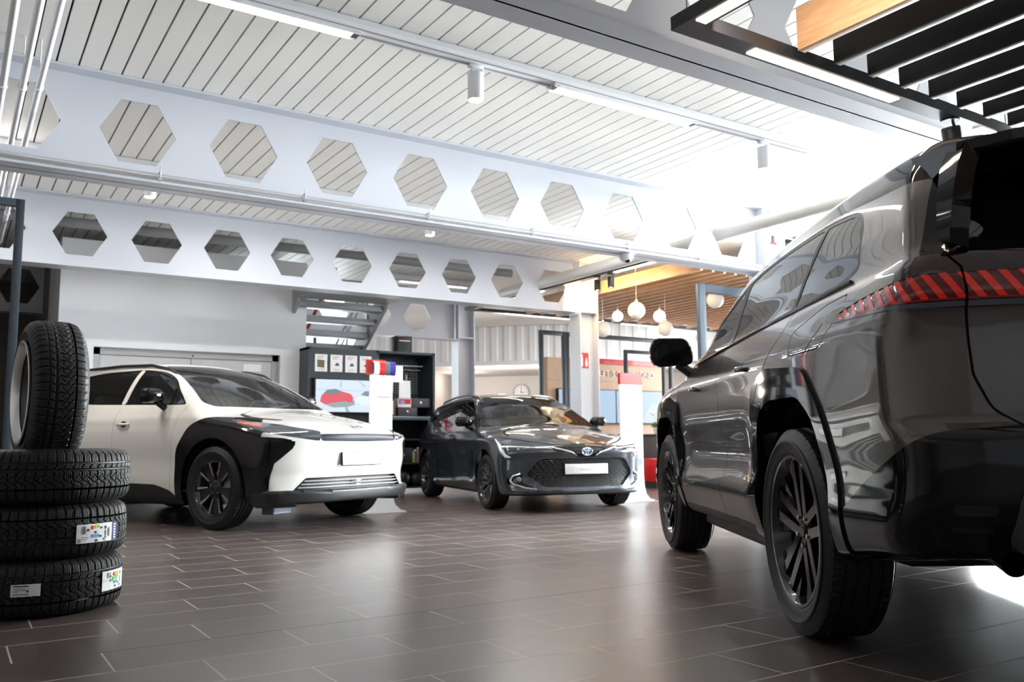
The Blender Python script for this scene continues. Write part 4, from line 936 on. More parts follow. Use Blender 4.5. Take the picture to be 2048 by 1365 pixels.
        rimf = [(b, a, a+n, b+n) for v in ec.values() if v for a, b in (v,)]
        F_ = ff+rimf; mi_ = [0]*(len(ff)+len(rimf)); V = np.vstack([A, B])
        if inner: F_ += [tuple(i+n for i in f)[::-1] for f in ff]; mi_ += [1]*len(ff)
        me = bpy.data.meshes.new(name); me.from_pydata(V.tolist(), [], F_)
        me.materials.append(m); me.materials.append(mi or MT['interior']); me.polygons.foreach_set('material_index', mi_)
        me.polygons.foreach_set('use_smooth', [True]*len(ff)+[False]*len(rimf)+([True]*len(ff) if inner else []))
        me.update()
        # exact normals of the body surface on the outer skin
        ln = []
        if fnoff is None:
            Nl = N.tolist(); nl = [None]*len(me.loops); k = 0
            for pi, f in enumerate(F_):
                for v in f:
                    nl[k] = Nl[v] if pi < len(ff) else (0, 0, 0); k += 1
            me.normals_split_custom_set(nl)
        o = bpy.data.objects.new(name, me); COL.objects.link(o); o.parent = parent; return o
def well(car, x, y, R, m, w=.42, name='wheel_well', zc=.37):
    s_ = 1 if y > 0 else -1
    mb = MB(); mb.lathe([(R, 0), (R, -w), (0, -w)], 40, 'y', a0=.03, a1=PI-.03); mb.lathe([(R+.006, 0), (R+.006, -w-.006), (0, -w-.006)], 40, 'y', a0=.03, a1=PI-.03)
    o = mb.build(name, m, car); o.location = (x, abs(y)*s_, zc); o.rotation_euler = (0, 0, 0 if s_ > 0 else PI); return o
def seats(car, xf, zf, k=1.0):
    sm_ = MT['seat']
    for x, nm in ((xf, 'front_seat'), (xf-.85, 'rear_seat')):
        for y in (-.37, .37):
            mb = MB(); mb.box((x-.25, y-.25, zf), (x+.25, y+.25, zf+.14), .05)
            bm_ = MB(); bm_.box((-.07, -.24, 0), (.06, .24, .60), .05); bm_.xf(Matrix.Translation((x-.22, y, zf+.08)) @ Matrix.Rotation(R_(-14), 4, 'Y')); mb.merge(bm_)
            o = mb.build(nm, sm_, car, smooth=50)
            h = MB(); h.box((-.05, -.13, .62), (.05, .13, .80), .045); h.xf(Matrix.Translation((x-.22, y, zf+.08)) @ Matrix.Rotation(R_(-14), 4, 'Y')); h.build('headrest', sm_, o, smooth=50)
def dash(car, x0, x1, z, w, ysteer, xs):
    mb = MB(); mb.box((x0, -w, z-.35), (x1, w, z), .06); mb.build('dashboard', MT['interior'], car, smooth=50)
    mb = MB(); pts = [(.0, .18*math.cos(a), .18*math.sin(a)) for a in [2*PI*k/28 for k in range(28)]]; mb.tube(pts, .014, 8, closed=True); mb.cyl((.0, 0, 0), (.12, 0, -.03), .035); mb.box((-.01, -.17, -.015), (.01, .17, .015)); mb.box((-.01, -.015, -.17), (.01, .015, 0))
    o = mb.build('steering_wheel', MT['interior'], car, smooth=40, loc=(xs, ysteer, z+.02), rot=(0, R_(-22), 0))
def body_fn(TOP, BOT, A, SX, XF, XR, swf, swr, wref, cyl=.08, crown=.055, arches=(), flare=.02, sculpt=(), kt=.06, ks=.07):
    T = pchip(TOP); B = pchip(BOT); Aw = pchip(A); Sx = pchip(SX); Xf = pchip(XF); Xr = pchip(XR)
    def f(P):
        x = P[:, 0]; y = np.sqrt(P[:, 1]**2+1e-8); z = P[:, 2]
        xs = x+cyl*y*y; zc = T(xs); sl = (T(xs+.01)-T(xs-.01))/.02
        g1 = (z-zc+crown*(y/.7)**2)/np.sqrt(1+sl*sl)
        w = Aw(z)*Sx(x)
        for (ax_, R0, zz) in arches:
            r = np.hypot(x-ax_, (z-zz)*1.0); w = w+flare*np.exp(-((r-R0)/.20)**2)
        for (xa, xb, z0, sz, amp) in sculpt:
            w = w+amp*np.exp(-((z-z0)/sz)**2)*sstep(xa-.15, xa+.15, x)*(1-sstep(xb-.15, xb+.15, x))
        g5 = (y-w)
        g3 = x-Xf(z)+swf*(y/wref)**3.2; g4 = Xr(z)+swr*(y/wref)**4-x; g2 = B(x)-z
        v = smax(g1, g5, kt); v = smax(v, smax(g3*.93, g4*.93, .02), ks); return smax(v, g2, .04)
    return f
def sp(poly, r=.0, mask=.5):
    """side-projected polygon (x,z), only on the flanks"""
    P = rpoly(poly, r) if r else poly
    return lambda x, y, z: np.maximum(poly_sd(x, z, P), mask-y)
def fp(poly, xm, r=0.0, front=True):
    """polygon (y,z) seen from the front (x>xm) or rear (x<xm)"""
    P = rpoly(poly, r) if r else poly
    return lambda x, y, z: np.maximum(poly_sd(y, z, P), (xm-x) if front else (x-xm))
def line_sd(pts):
    P = np.asarray(pts, float)
    def fn(u, z):
        d = np.full(u.shape, 1e9); sg = np.ones(u.shape)
        for a, b in zip(P[:-1], P[1:]):
            e = b-a; wx = u-a[0]; wy = z-a[1]; t = np.clip((wx*e[0]+wy*e[1])/(e@e), 0, 1); dd = np.hypot(wx-e[0]*t, wy-e[1]*t)
            s_ = np.where(e[0]*wy-e[1]*wx >= 0, 1., -1.); m = dd < d-1e-9; d = np.where(m, dd, d); sg = np.where(m, s_, sg)
        return d*sg
    def ext(u, z):
        t0 = P[1]-P[0]; t0 = t0/np.hypot(*t0); tn = P[-1]-P[-2]; tn = tn/np.hypot(*tn)
        d = np.abs(fn(u, z))
        return np.maximum(np.maximum(-((u-P[0][0])*t0[0]+(z-P[0][1])*t0[1]), (u-P[-1][0])*tn[0]+(z-P[-1][1])*tn[1]), d-.05)
    return fn, ext
def groove(Bd, src, pts, g=.0026, mask=.45, proj='side', rear=None, front=None, new='gap', closed=False, qf=None):
    if closed:
        fn = lambda u, z: poly_sd(u, z, pts); ex = lambda u, z: -np.ones(u.shape)
    else: fn, ex = line_sd(pts)
    U = (lambda x, y: x) if proj == 'side' else ((lambda x, y: y) if proj != 'q' else qf)
    def ext(x, y, z):
        v = ex(U(x, y), z)
        if proj == 'side': v = np.maximum(v, mask-y)
        if rear is not None: v = np.maximum(v, x-rear)
        if front is not None: v = np.maximum(v, front-x)
        return v
    Bd.band(src, lambda x, y, z: fn(U(x, y), z), g, new, ext)
def handle(car, x, y, z, m, sgn, up=0.0):
    t = MB(); L_ = .20; n = 12; pts = []; rs = []
    for k in range(n+1): u = k/n; pts.append((x-L_/2+L_*u, y+sgn*(.030*math.sin(PI*u)**.5+.004), z+up*(u-.5))); rs.append(.0135-.004*abs(2*u-1)**3)
    t.tube(pts, rs, 10); o = t.build('door_handle', m, car, smooth=60)
    mb = MB(); mb.sphere((x, y+sgn*.001, z), .05, 20, 10, 1.1, .12, .62); mb.build('handle_recess', MT['gloss_black'], o, smooth=60); return o
def mirror(car, x, y, z, sgn, m_shell, m_foot, w=.20, h=.155):
    o_ = MB(); pr = rpoly([(-.02, -h*.42), (w*.85, -h*.5), (w, -h*.1), (w*.92, h*.5), (.02, h*.5), (-.02, h*.1)], .05, 6)
    rings = []; cx = w*.48
    for (dx, sc) in ((0, .93), (.008, 1.0), (.05, 1.0), (.085, .88), (.11, .62), (.118, .25)): rings.append([(x+dx, y+sgn*(cx+(p[0]-cx)*sc), z+p[1]*sc) for p in pr])
    n = len(pr); vs = sum(rings, []); fs = []
    for r in range(len(rings)-1):
        for k in range(n): fs.append((r*n+k, r*n+(k+1) % n, (r+1)*n+(k+1) % n, (r+1)*n+k))
    fs += [tuple(range(n))[::-1], tuple((len(rings)-1)*n+k for k in range(n))]; o_.add(vs, fs)
    o = o_.build('mirror', m_shell, car, smooth=35)
    g = MB(); gp = [(x-.001, y+sgn*(cx+(p[0]-cx)*.84), z+p[1]*.80) for p in pr]; g.add(gp+[(a+.004, b, c) for a, b, c in gp], [tuple(range(n)), tuple(range(2*n-1, n-1, -1))]+[(k, (k+1) % n, (k+1) % n+n, k+n) for k in range(n)])
    g.build('mirror_glass', MT['mirror_glass'], o)
    f = MB(); f.tube([(x+.05, y-sgn*.07, z-h*.95), (x+.045, y+sgn*.01, z-h*.60), (x+.05, y+sgn*.06, z-h*.35)], [.035, .030, .034], 12); f.build('mirror_foot', m_foot, o, smooth=60); return o
MT['mirror_glass'] = mat('mirror_glass', (.06, .065, .07), .03, metal=1, bump=(1, 0))
def paint(name, col, metal, rough, flake=.12):
    m = mat(name, col, rough, metal=metal, coat=1.0, bump=(400, flake*.2)); m.node_tree.nodes['Principled BSDF'].inputs['Coat Roughness'].default_value = .012; m.node_tree.nodes['Principled BSDF'].inputs['Coat IOR'].default_value = 1.6; return m
# ------------------------------------------------------------------ grey SUV (origin: rear axle)
MT['suv_paint'] = paint('grey_metallic', (.078, .064, .058), .5, .30)
ph = R_(57.06)
suv = empty('suv_car', (3.471, 1.687, 0), ph, 'large grey SUV with black wheels and a black roof, seen from behind at the right', 'car', sc=1.025)
WF = 2.53
f_s = body_fn(
    TOP=[(-1.3, 1.56), (-.9, 1.625), (-.5, 1.668), (0, 1.695), (.5, 1.70), (.9, 1.675), (1.2, 1.61), (1.55, 1.45), (2.02, 1.19), (2.12, 1.165), (2.6, 1.13), (3.1, 1.07), (3.3, 1.03), (3.6, .97)],
    BOT=[(-1.1, .40), (-.6, .36), (-.3, .31), (.4, .285), (2.1, .285), (2.9, .30), (3.5, .33)],
    A=[(.15, .80), (.27, .875), (.36, .905), (.47, .925), (.60, .915), (.80, .925), (.95, .925), (1.08, .908), (1.165, .875), (1.205, .845), (1.35, .795), (1.50, .735), (1.60, .665), (1.75, .57)],
    SX=[(-1.05, .955), (-.7, .985), (0, 1.0), (1.2, .985), (2.5, 1.0), (3.0, .975), (3.5, .90)],
    XF=[(.2, 3.28), (.35, 3.40), (.6, 3.42), (.9, 3.42), (1.0, 3.38), (1.1, 3.28)],
    XR=[(.25, -.86), (.40, -.96), (.55, -1.03), (.70, -1.035), (.76, -.985), (.95, -.975), (1.04, -.985), (1.10, -1.005), (1.19, -.985), (1.25, -.93), (1.40, -.84), (1.52, -.76), (1.70, -.70)],
    swf=.30, swr=.15, wref=.92, cyl=.08, crown=.050, arches=((0, .47, .37), (WF, .47, .37)), flare=.010, sculpt=((.55, 2.05, .66, .12, -.026), (.45, 2.1, .47, .05, .012), (-.7, 2.4, 1.03, .05, .010)), ks=.07)
Bs = Body(f_s, (-1.25, -1.02, .2), (3.6, 1.02, 1.80), (-.45, -.42, .55), (2.9, .42, .80), .026)
q_ = lambda x, y: x+y-.88
Bs.cut('body', lambda x, y, z: np.maximum(z-.345, z-.345), 'under')
for cx in (0, WF):
    s_ = 1 if cx == 0 else -1
    inner = [(-.43, -.2), (-.42, .53, .05), (-.31, .775, .06), (-.17, .855, .05), (.18, .855, .05), (.335, .80, .06), (.405, .50, .05), (.42, -.2)]
    outer = [(-.52, -.2), (-.50, .52, .06), (-.38, .79, .08), (-.21, .955, .05), (.22, .985, .05), (.45, .93, .06), (.505, .52, .05), (.52, -.2)]
    if cx: inner = [(cx-p[0],)+tuple(p[1:]) for p in inner]; outer = [(cx-p[0],)+tuple(p[1:]) for p in outer]
    Bs.cut(('body', 'under'), sp(rpoly(inner, .03, 6), 0, .45), 'void'); Bs.cut(('body', 'under'), sp(rpoly(outer, .03, 6), 0, .60), 'arch')
Bs.cut('body', sp([(.42, -.2), (.42, .50), (.60, .525, .05), (.95, .535, .05), (1.6, .475), (2.08, .43), (2.12, -.2)], .01, .6), 'sill')
Bs.cut(('body', 'under'), lambda x, y, z: np.maximum(poly_sd(q_(x, y), z, rpoly([(-.36, -.2), (-.34, .41, .02), (-.61, .575, .1), (-.95, .715, .08), (-1.25, .735, .05), (-3.5, .735), (-3.5, -.2)], .02)), x+.2), 'bumper_low')
Bs.cut('bumper_low', fp([(-.2, .64), (.55, .645), (.655, .56), (.665, .43), (.62, .395), (-.2, .395)], -.5, .03, False), 'skid')
Bs.cut('bumper_low', fp([(.70, .50), (.80, .50), (.80, .53), (.70, .53)], -.5, .008, False), 'reflector'); Bs.cut('bumper_low', fp([(.70, .455), (.80, .455), (.80, .475), (.70, .475)], -.5, .005, False), 'reflector')
# roof and black upper body
Bs.cut('body', lambda x, y, z: poly_sd(x, z, [(-2, 1.462), (-.88, 1.455), (-.42, 1.492), (0, 1.535), (.6, 1.552), (1.08, 1.525), (1.45, 1.40), (2.05, 1.135), (2.06, 1.13), (2.10, 1.15), (2.12, 1.3), (2.2, 2.2), (-2, 2.2)]), 'roof')
Bs.cut(('body', 'roof'), lambda x, y, z: poly_sd(q_(x, y), z, [(-.925, 1.205), (-.925, 1.49), (-.90, 1.60), (-4, 1.60), (-4, 1.205)]), 'tail_black')
Bs.cut('tail_black', fp([(-.2, 1.50), (.56, 1.49), (.66, 1.42), (.725, 1.30), (.70, 1.262), (.60, 1.25), (-.2, 1.235)], -.3, .03, False), 'rear_glass')
Bs.cut(('body', 'tail_black'), lambda x, y, z: np.maximum(poly_sd(q_(x, y), z, rpoly([(-.35, 1.090), (-.42, 1.125), (-.72, 1.172), (-.92, 1.203), (-4, 1.203), (-4, 1.05), (-1.1, 1.052), (-.80, 1.060), (-.42, 1.074)], .012)), x+.2), 'tail_light')
Bs.refine('tail_light'); Bs.refine('tail_light')
zt_f = lambda q: 1.146-.075*np.clip(q+.95, 0, 1)-.06*np.clip(q+.62, 0, 1)
Bs.cut('tail_light', lambda x, y, z: np.maximum(z-zt_f(q_(x, y)), 1.078-z), '~z')
Bs.cut('~z', lambda x, y, z: q_(x, y)+.47, '~y'); Bs.relabel('~z', 'tail_light')
Bs.cut('~y', lambda x, y, z: -np.sin((q_(x, y)-.75*(z-1.1)-2.2*(z-1.08)**2)*2*PI/.060)*.01+.002, 'light_bar'); Bs.relabel('~y', 'lamp_red')
def zb_(a, b, qm): return lambda x, y, z: np.maximum(np.maximum(z-b, a-z), q_(x, y)-qm)
Bs.cut('tail_light', zb_(1.074, 1.087, -.50), 'light_strip')
Bs.cut('tail_light', zb_(1.056, 1.070, -.60), 'lower_strip')
# glazing on the flanks
DLO = rpoly([(-.475, 1.245), (-.40, 1.44, .05), (-.30, 1.487, .08), (0, 1.518, .2), (.6, 1.533, .3), (1.05, 1.505, .2), (1.40, 1.39, .2), (1.98, 1.135, .01), (1.95, 1.118, .01), (1.1, 1.168, .3), (.1, 1.198, .2), (-.38, 1.213, .06)], .02, 6)
Bs.cut(('body', 'roof'), sp(DLO, 0, .4), 'dlo')
def pane(x0, x1, lean0=0., lean1=0., sh=.016): return lambda x, y, z: np.maximum.reduce([poly_sd(x, z, DLO)+sh, (x0+lean0*(z-1.2))-x, x-(x1+lean1*(z-1.2)), .4-y])
Bs.cut('dlo', pane(-2, .12, 0, -.42), 'w_quarter'); Bs.cut('dlo', pane(.155, 1.08, -.42, -.10), 'w_rear'); Bs.cut('dlo', pane(1.16, 3, -.10, 0), 'w_front')
Bs.cut('roof', lambda x, y, z: np.maximum.reduce([poly_sd(y, z, rpoly([(-.2, 1.64), (.50, 1.60), (.60, 1.56), (.70, 1.20), (.68, 1.155), (-.2, 1.165)], .05)), 1.12-x]), 'windscreen')
# seams
ALLB = ('body', 'arch', 'sill', 'bumper_low')
groove(Bs, ALLB, [(1.10, 1.17), (1.13, .98), (1.135, .75), (1.10, .55), (1.10, .25)])
groove(Bs, ALLB, [(2.06, 1.12), (2.10, .95), (2.08, .7), (2.04, .45), (2.04, .3)])
groove(Bs, ALLB, [(.02, 1.205), (.10, 1.10), (.28, .98), (.40, .85), (.50, .55), (.60, .42), (.62, .2)])
groove(Bs, 'body', rpoly([(-.07, 1.005), (-.05, 1.09), (-.33, 1.155), (-.50, 1.165), (-.47, 1.09), (-.36, 1.005)], .02), closed=True, g=.002)
groove(Bs, 'body', [(-.36, 1.085), (-.22, .99)])
groove(Bs, ('body', 'tail_light', 'light_bar', 'lamp_red', 'light_strip', 'lower_strip', 'tail_black'), [(.765, 1.205), (.735, 1.16), (.725, 1.04), (.715, .87), (.68, .78), (.62, .735)], .0035, proj='rear', rear=-.6)
groove(Bs, ('body', 'roof'), [(-.86, 1.25), (-.845, 1.46)])
groove(Bs, ('body',), [(2.1, 1.10), (2.5, 1.075), (3.1, 1.01)])
Bs.cut('body', lambda x, y, z: np.maximum(2.115-x, 1.055-.05*(x-2.1)-z+0*y)*1.0, 'hood')
Bs.cut('body', lambda x, y, z: np.maximum(-(x+.955), 0*x-(q_(x, y)+5))*0+np.maximum(q_(x, y)+1.128, .74-z), 'tailgate')
Bs.normals()
gb = MT['gloss_black']; pt = MT['suv_paint']
Bs.part('body', 'body_shell', pt, suv)
Bs.part('hood', 'hood', pt, suv); Bs.part('tailgate', 'tailgate', pt, suv)
Bs.part('roof', 'roof', gb, suv)['label'] = 'glossy black roof'
Bs.part('gap', 'panel_joints', MT['void'], suv, off=-.008, th=.004, inner=False)
for s_ in (1, -1):
    Bs.part('arch', 'wheel_arch_trim', gb, suv, off=.012, th=.03, side=s_, flt=lambda v: v[0] < 1.2); Bs.part('arch', 'wheel_arch_trim', gb, suv, off=.012, th=.03, side=s_, flt=lambda v: v[0] >= 1.2)
MT['semi'] = mat('semi_gloss_black', (.008, .008, .009), .22)
for s_ in (1, -1): Bs.part('sill', 'sill_trim', MT['semi'], suv, off=.006, th=.02, side=s_)
Bs.part('bumper_low', 'rear_bumper', gb, suv, off=.004, th=.02)
Bs.part('skid', 'skid_plate', mat('bronze_grey', (.10, .094, .090), .42, metal=.3), suv, off=.010, th=.03)
for s_ in (1, -1):
    for q in (0, 1): Bs.part('reflector', 'reflector', MT['trim'], suv, off=.001, side=s_, flt=(lambda v: v[2] > .49) if q else (lambda v: v[2] <= .49))
Bs.part('under', 'underbody', MT['black'], suv)
Bs.part('tail_black', 'tailgate_trim', gb, suv)
tint = glass('tinted_glass', (.42, .45, .45), .08, (.004, .004, .004)); clear = glass('clear_glass', (.86, .90, .89), .02, (.01, .012, .012))
MT['screen'] = glass('windscreen_glass', (.86, .90, .89), .02, (.01, .012, .012), 2.5)
MT['tint'] = tint; MT['clear'] = clear
Bs.part('rear_glass', 'rear_window', glass('dark_rear_glass', (.16, .16, .16), .3, (.004, .004, .004)), suv, off=-.003, th=.004, mi=tint)
Bs.part('dlo', 'window_surround', MT['trim'], suv, off=-.002, th=.012)
dk = bpy.data.materials['dark_rear_glass']
for s_ in (1, -1):
    for lb, nm, m in (('w_quarter', 'quarter_window', dk), ('w_rear', 'rear_door_window', dk), ('w_front', 'front_door_window', tint)): Bs.part(lb, nm, m, suv, off=-.004, th=.004, side=s_, mi=m)
Bs.part('windscreen', 'windscreen', clear, suv, off=-.003, th=.004, mi=clear)
lens = mat('tail_lens', (.025, .002, .002), .06, coat=1)
for s_ in (1, -1):
    tl = Bs.part('tail_light', 'tail_light', lens, suv, off=.004, th=.02, side=s_)
    Bs.part('light_bar', 'light_bars', mat('tail_bar', (.62, .012, .006), .12, coat=1, emit=(1, .03, .01), estr=.05) if s_ == 1 else bpy.data.materials['tail_bar'], tl, off=.003, th=.012, side=s_)
    Bs.part('lamp_red', 'lamp_panel', mat('tail_red_dark', (.16, .006, .006), .10, coat=1) if s_ == 1 else bpy.data.materials['tail_red_dark'], tl, off=.001, th=.012, side=s_)
    Bs.part('light_strip', 'light_strip', mat('tail_strip', (.45, .01, .02), .08, coat=1) if s_ == 1 else bpy.data.materials['tail_strip'], tl, off=.004, th=.012, side=s_)
    Bs.part('lower_strip', 'indicator_strip', mat('tail_strip_clear', (.10, .12, .16), .06, coat=1) if s_ == 1 else bpy.data.materials['tail_strip_clear'], tl, off=.004, th=.012, side=s_)
# belt and window mouldings
for s_ in (1, -1):
    def onside(pts, off=.004):
        out = []
        for x, z in pts:
            lo_, hi_ = .3, 1.2
            for _ in range(30):
                m_ = (lo_+hi_)/2
                if f_s(np.array([[x, m_, z]]))[0] < 0: lo_ = m_
                else: hi_ = m_
            out.append((x, s_*(lo_+off), z))
        return out
    mb = MB(); mb.tube(onside([(-.45, 1.212), (-.3, 1.206), (.1, 1.190), (.6, 1.178), (1.1, 1.162), (1.6, 1.138), (1.95, 1.112)]), .006, 6); mb.build('belt_moulding', gb, suv, smooth=60)
    mb = MB(); mb.tube([(p[0], p[1]-s_*.07, p[2]+.02) for p in onside([(-.30, 1.595), (.0, 1.62), (.5, 1.63), (.9, 1.605)], 0)], [.010, .014, .014, .010], 8)
    rail = mb.build('roof_rail', MT['trim'], suv, smooth=60); rail.location.z = .012
    handle(suv, .62, .905*s_, 1.015, gb, s_, .012); handle(suv, 1.62, .905*s_, .985, gb, s_, .012)
    mirror(suv, 1.80, .905*s_, 1.215, s_, gb, MT['trim'], .235, .17)
    for cx in (0, WF): well(suv, cx, .865*s_, .47, MT['void'], .36)
# spoiler with side fins
mb = MB(); n = 24; top = []; rows = []
for k in range(n+1):
    y = -.70+1.40*k/n; a = abs(y)/.70; zt_ = 1.600-.055*a**2; xb = -1.02+.13*a**3
    rows.append([(-.62, y, zt_+.030-.01*a), (xb+.10, y, zt_-.003), (xb, y, zt_-.022), (xb+.005, y, zt_-.050), (xb+.16, y, zt_-.085), (-.66, y, zt_-.06)])
vs = sum(rows, []); m_ = 6; fs = []
for k in range(n):
    for i in range(m_): fs.append((k*m_+i, (k+1)*m_+i, (k+1)*m_+(i+1) % m_, k*m_+(i+1) % m_))
fs += [tuple(range(m_)), tuple(n*m_+i for i in range(m_))[::-1]]
mb.add(vs, fs); spo = mb.build('roof_spoiler', gb, suv, smooth=35)
mb = MB(); mb.box((-1.0, -.14, 1.537), (-.985, .14, 1.549)); mb.build('brake_light', lens, spo)
for s_ in (1, -1):
    mb = MB(); pts = [(-.90, .67, 1.53), (-.93, .715, 1.45), (-.955, .745, 1.37), (-.965, .76, 1.30), (-.955, .762, 1.25), (-.94, .755, 1.225)]
    vs = []; fs = []
    for k, (x, y, z) in enumerate(pts):
        w_ = (.075, .07, .06, .05, .035, .01)[k]; ww_ = .022
        vs += [(x+w_, s_*(y+ww_), z), (x, s_*(y+ww_*.3), z), (x+.01, s_*(y-ww_*2.2), z-.01), (x+w_+.03, s_*(y-ww_*2), z)]
    for k in range(len(pts)-1):
        for i in range(4): fs.append((4*k+i, 4*k+(i+1) % 4, 4*k+4+(i+1) % 4, 4*k+4+i))
    fs += [(0, 1, 2, 3), (20, 23, 22, 21)]
    mb.add(vs, fs); mb.build('spoiler_fin', gb, spo, smooth=45)
mb = MB(); mb.tube([(-.985, .05, 1.215), (-.955, .05, 1.245), (-.93, -.10, 1.27), (-.90, -.38, 1.30)], .012, 8); mb.build('rear_wiper', MT['black'], suv, smooth=60)
mb = MB(); mb.cyl((-.78, .64, .415), (-1.0, .685, .385), .033, n=24, cap=False); mb.cyl((-1.0, .685, .385), (-.78, .64, .415), .028, n=24, cap=False); mb.cyl((-.85, .654, .405), (-.84, .652, .407), .028, n=20); mb.build('exhaust_pipe', MT['gloss_black'], suv, smooth=50)
mb = MB(); mb.cyl((-.74, -.60, .435), (-.74, .60, .435), .085, n=24); mb.box((-.6, -.5, .36), (-.2, .5, .44), .03); mb.box((.5, -.6, .24), (2.0, .6, .33), .03); mb.build('exhaust_silencer', MT['black'], suv, smooth=40)
mb = MB(); mb.box((-.36, -.68, .285), (.36, .68, .46), .04); mb.build('rear_suspension', MT['black'], suv, smooth=40)  # plain box in place of the suspension, added to block light under the car
mb = MB(); mb.box((2.2, -.66, .29), (2.9, .66, .46), .04); mb.build('front_suspension', MT['black'], suv, smooth=40)
mb = MB(); mb.box((.55, -.80, .215), (2.0, -.70, .30), .02); mb.box((.55, .70, .215), (2.0, .80, .30), .02); mb.build('sill_rails', MT['black'], suv)
seats(suv, 1.25, .60); dash(suv, 1.55, 2.0, 1.08, .70, .37, 1.50)
sw = tyre_mesh('suv_tyre', .3735, .245, .268, NT=420)
for x in (0, WF):
    for s_ in (1, -1): wheel(suv, x, s_*.935, .3735, .245, .268, 'suv', sw, a0=.35)
txm = text('≡Z≡', .02, MT['paper'], suv, (-.86, .28, 1.365), (R_(62), 0, R_(-90)), 'glass_print', .0005)
def finish_car(B, car, pt, side_parts, WFx, WRx, hw, R, w, rr, style, tyre, arch_r, a0, zc, steer=0.0):
    B.normals()
    for lb, nm, m, kw in side_parts:
        if kw.pop('sides', False):
            for s_ in (1, -1): B.part(lb, nm, m, car, side=s_, **kw)
        else: B.part(lb, nm, m, car, **kw)
    for x in (WFx, WRx):
        for s_ in (1, -1):
            well(car, x, (hw-.06)*s_, arch_r+.03, MT['void'], .36, zc=zc)
            wheel(car, x, (hw+.005)*s_, R, w, rr, style, tyre, a0=a0, steer=steer if x == WFx else 0)
    mb = MB(); mb.box((WRx+.5, -hw+.14, .19), (WFx-.5, hw-.14, .27), .03); mb.build('underfloor', MT['black'], car, smooth=40)
def ring(pts_fn, s_, f):
    pass
def surf_x(f, y, z, x0, x1):
    lo_, hi_ = x0, x1
    for _ in range(30):
        m_ = (lo_+hi_)/2
        if f(np.array([[m_, y, z]]))[0] < 0: lo_ = m_
        else: hi_ = m_
    return lo_
def surf_y(f, x, z):
    lo_, hi_ = .2, 1.3
    for _ in range(30):
        m_ = (lo_+hi_)/2
        if f(np.array([[x, m_, z]]))[0] < 0: lo_ = m_
        else: hi_ = m_
    return lo_
def surf_z(f, x, y):
    lo_, hi_ = .6, 2.0
    for _ in range(30):
        m_ = (lo_+hi_)/2
        if f(np.array([[x, y, m_]]))[0] < 0: lo_ = m_
        else: hi_ = m_
    return lo_
def plate(car, x, z, tilt, lab_letters):
    t = box('plate_holder', (-.02, -.265, -.062), (0, .265, .062), MT['black'], car, .008); t.location = (x, 0, z); t.rotation_euler = (0, tilt, 0)
    p = box('number_plate', (0, -.26, -.055), (.004, .26, .055), mat('plate_white', (.88, .88, .88), .4) if not bpy.data.materials.get('plate_white') else bpy.data.materials['plate_white'], t, .002)
    mb = MB()
    for k in range(3): mb.prism([(-.165+.014*k, -.018), (-.158+.014*k, -.018), (-.150+.014*k, .02), (-.157+.014*k, .02)], 'yz', .0041, .005)
    mb.build('plate_logo', bpy.data.materials.get('pale_logo') or mat('pale_logo', (.85, .50, .52), .5), p)
    text(lab_letters, .048, bpy.data.materials.get('pale_letters') or mat('pale_letters', (.70, .70, .72), .5), p, (.005, .045, 0), (R_(90), 0, R_(90)), 'plate_lettering', .0004)
# ------------------------------------------------------------------ white crossover (origin: front axle)
MT['w_paint'] = paint('pearl_white', (.78, .77, .73), .0, .25)
wc = empty('white_crossover', (2.711, 8.001, 0), R_(-65.8), 'white electric crossover with black wheel arches standing beside the tyre stack', 'car', sc=.96)
wc.name = 'white_car'
f_w = body_fn(
    TOP=[(-4.1, 1.0), (-3.8, 1.15), (-3.5, 1.40), (-3.2, 1.50), (-2.6, 1.585), (-2.0, 1.62), (-1.6, 1.615), (-1.25, 1.575), (-.9, 1.48), (-.6, 1.355), (-.25, 1.185), (-.07, 1.095), (.05, 1.07), (.3, 1.035), (.6, .975), (.85, .905), (1.05, .85)],
    BOT=[(-3.8, .34), (-3.2, .26), (-2.5, .22), (-.4, .21), (.4, .22), (.7, .225), (1.0, .25)],
    A=[(.12, .80), (.22, .87), (.34, .905), (.50, .92), (.72, .93), (.88, .925), (.99, .905), (1.06, .88), (1.12, .85), (1.17, .82), (1.30, .765), (1.44, .69), (1.53, .62), (1.7, .50)],
    SX=[(-3.8, .93), (-3.2, .98), (-2.5, 1.0), (-1.4, .985), (0, 1.0), (.5, .99), (1.0, .93)],
    XF=[(.15, .76), (.20, .86), (.27, .925), (.335, .94), (.345, .90), (.47, .885), (.56, .905), (.72, .925), (.80, .935), (.855, .925), (.90, .89), (1.0, .76)],
    XR=[(.2, -3.55), (.4, -3.70), (.8, -3.78), (1.0, -3.76), (1.2, -3.70), (1.4, -3.55), (1.6, -3.4)],
    swf=.27, swr=.2, wref=.92, cyl=.15, crown=.055, arches=((0, .47, .37), (-2.85, .47, .37)), flare=.010,
    sculpt=((-2.4, -.5, .60, .14, -.018), (-3.2, .4, 1.0, .05, .008)), kt=.055, ks=.055)
Bw = Body(f_w, (-4.0, -1.02, .12), (1.12, 1.02, 1.78), (-3.0, -.42, .50), (.30, .42, .78), .027)
qf = lambda x, y: x-y+.92
Bw.cut('body', lambda x, y, z: z-.262, 'under')
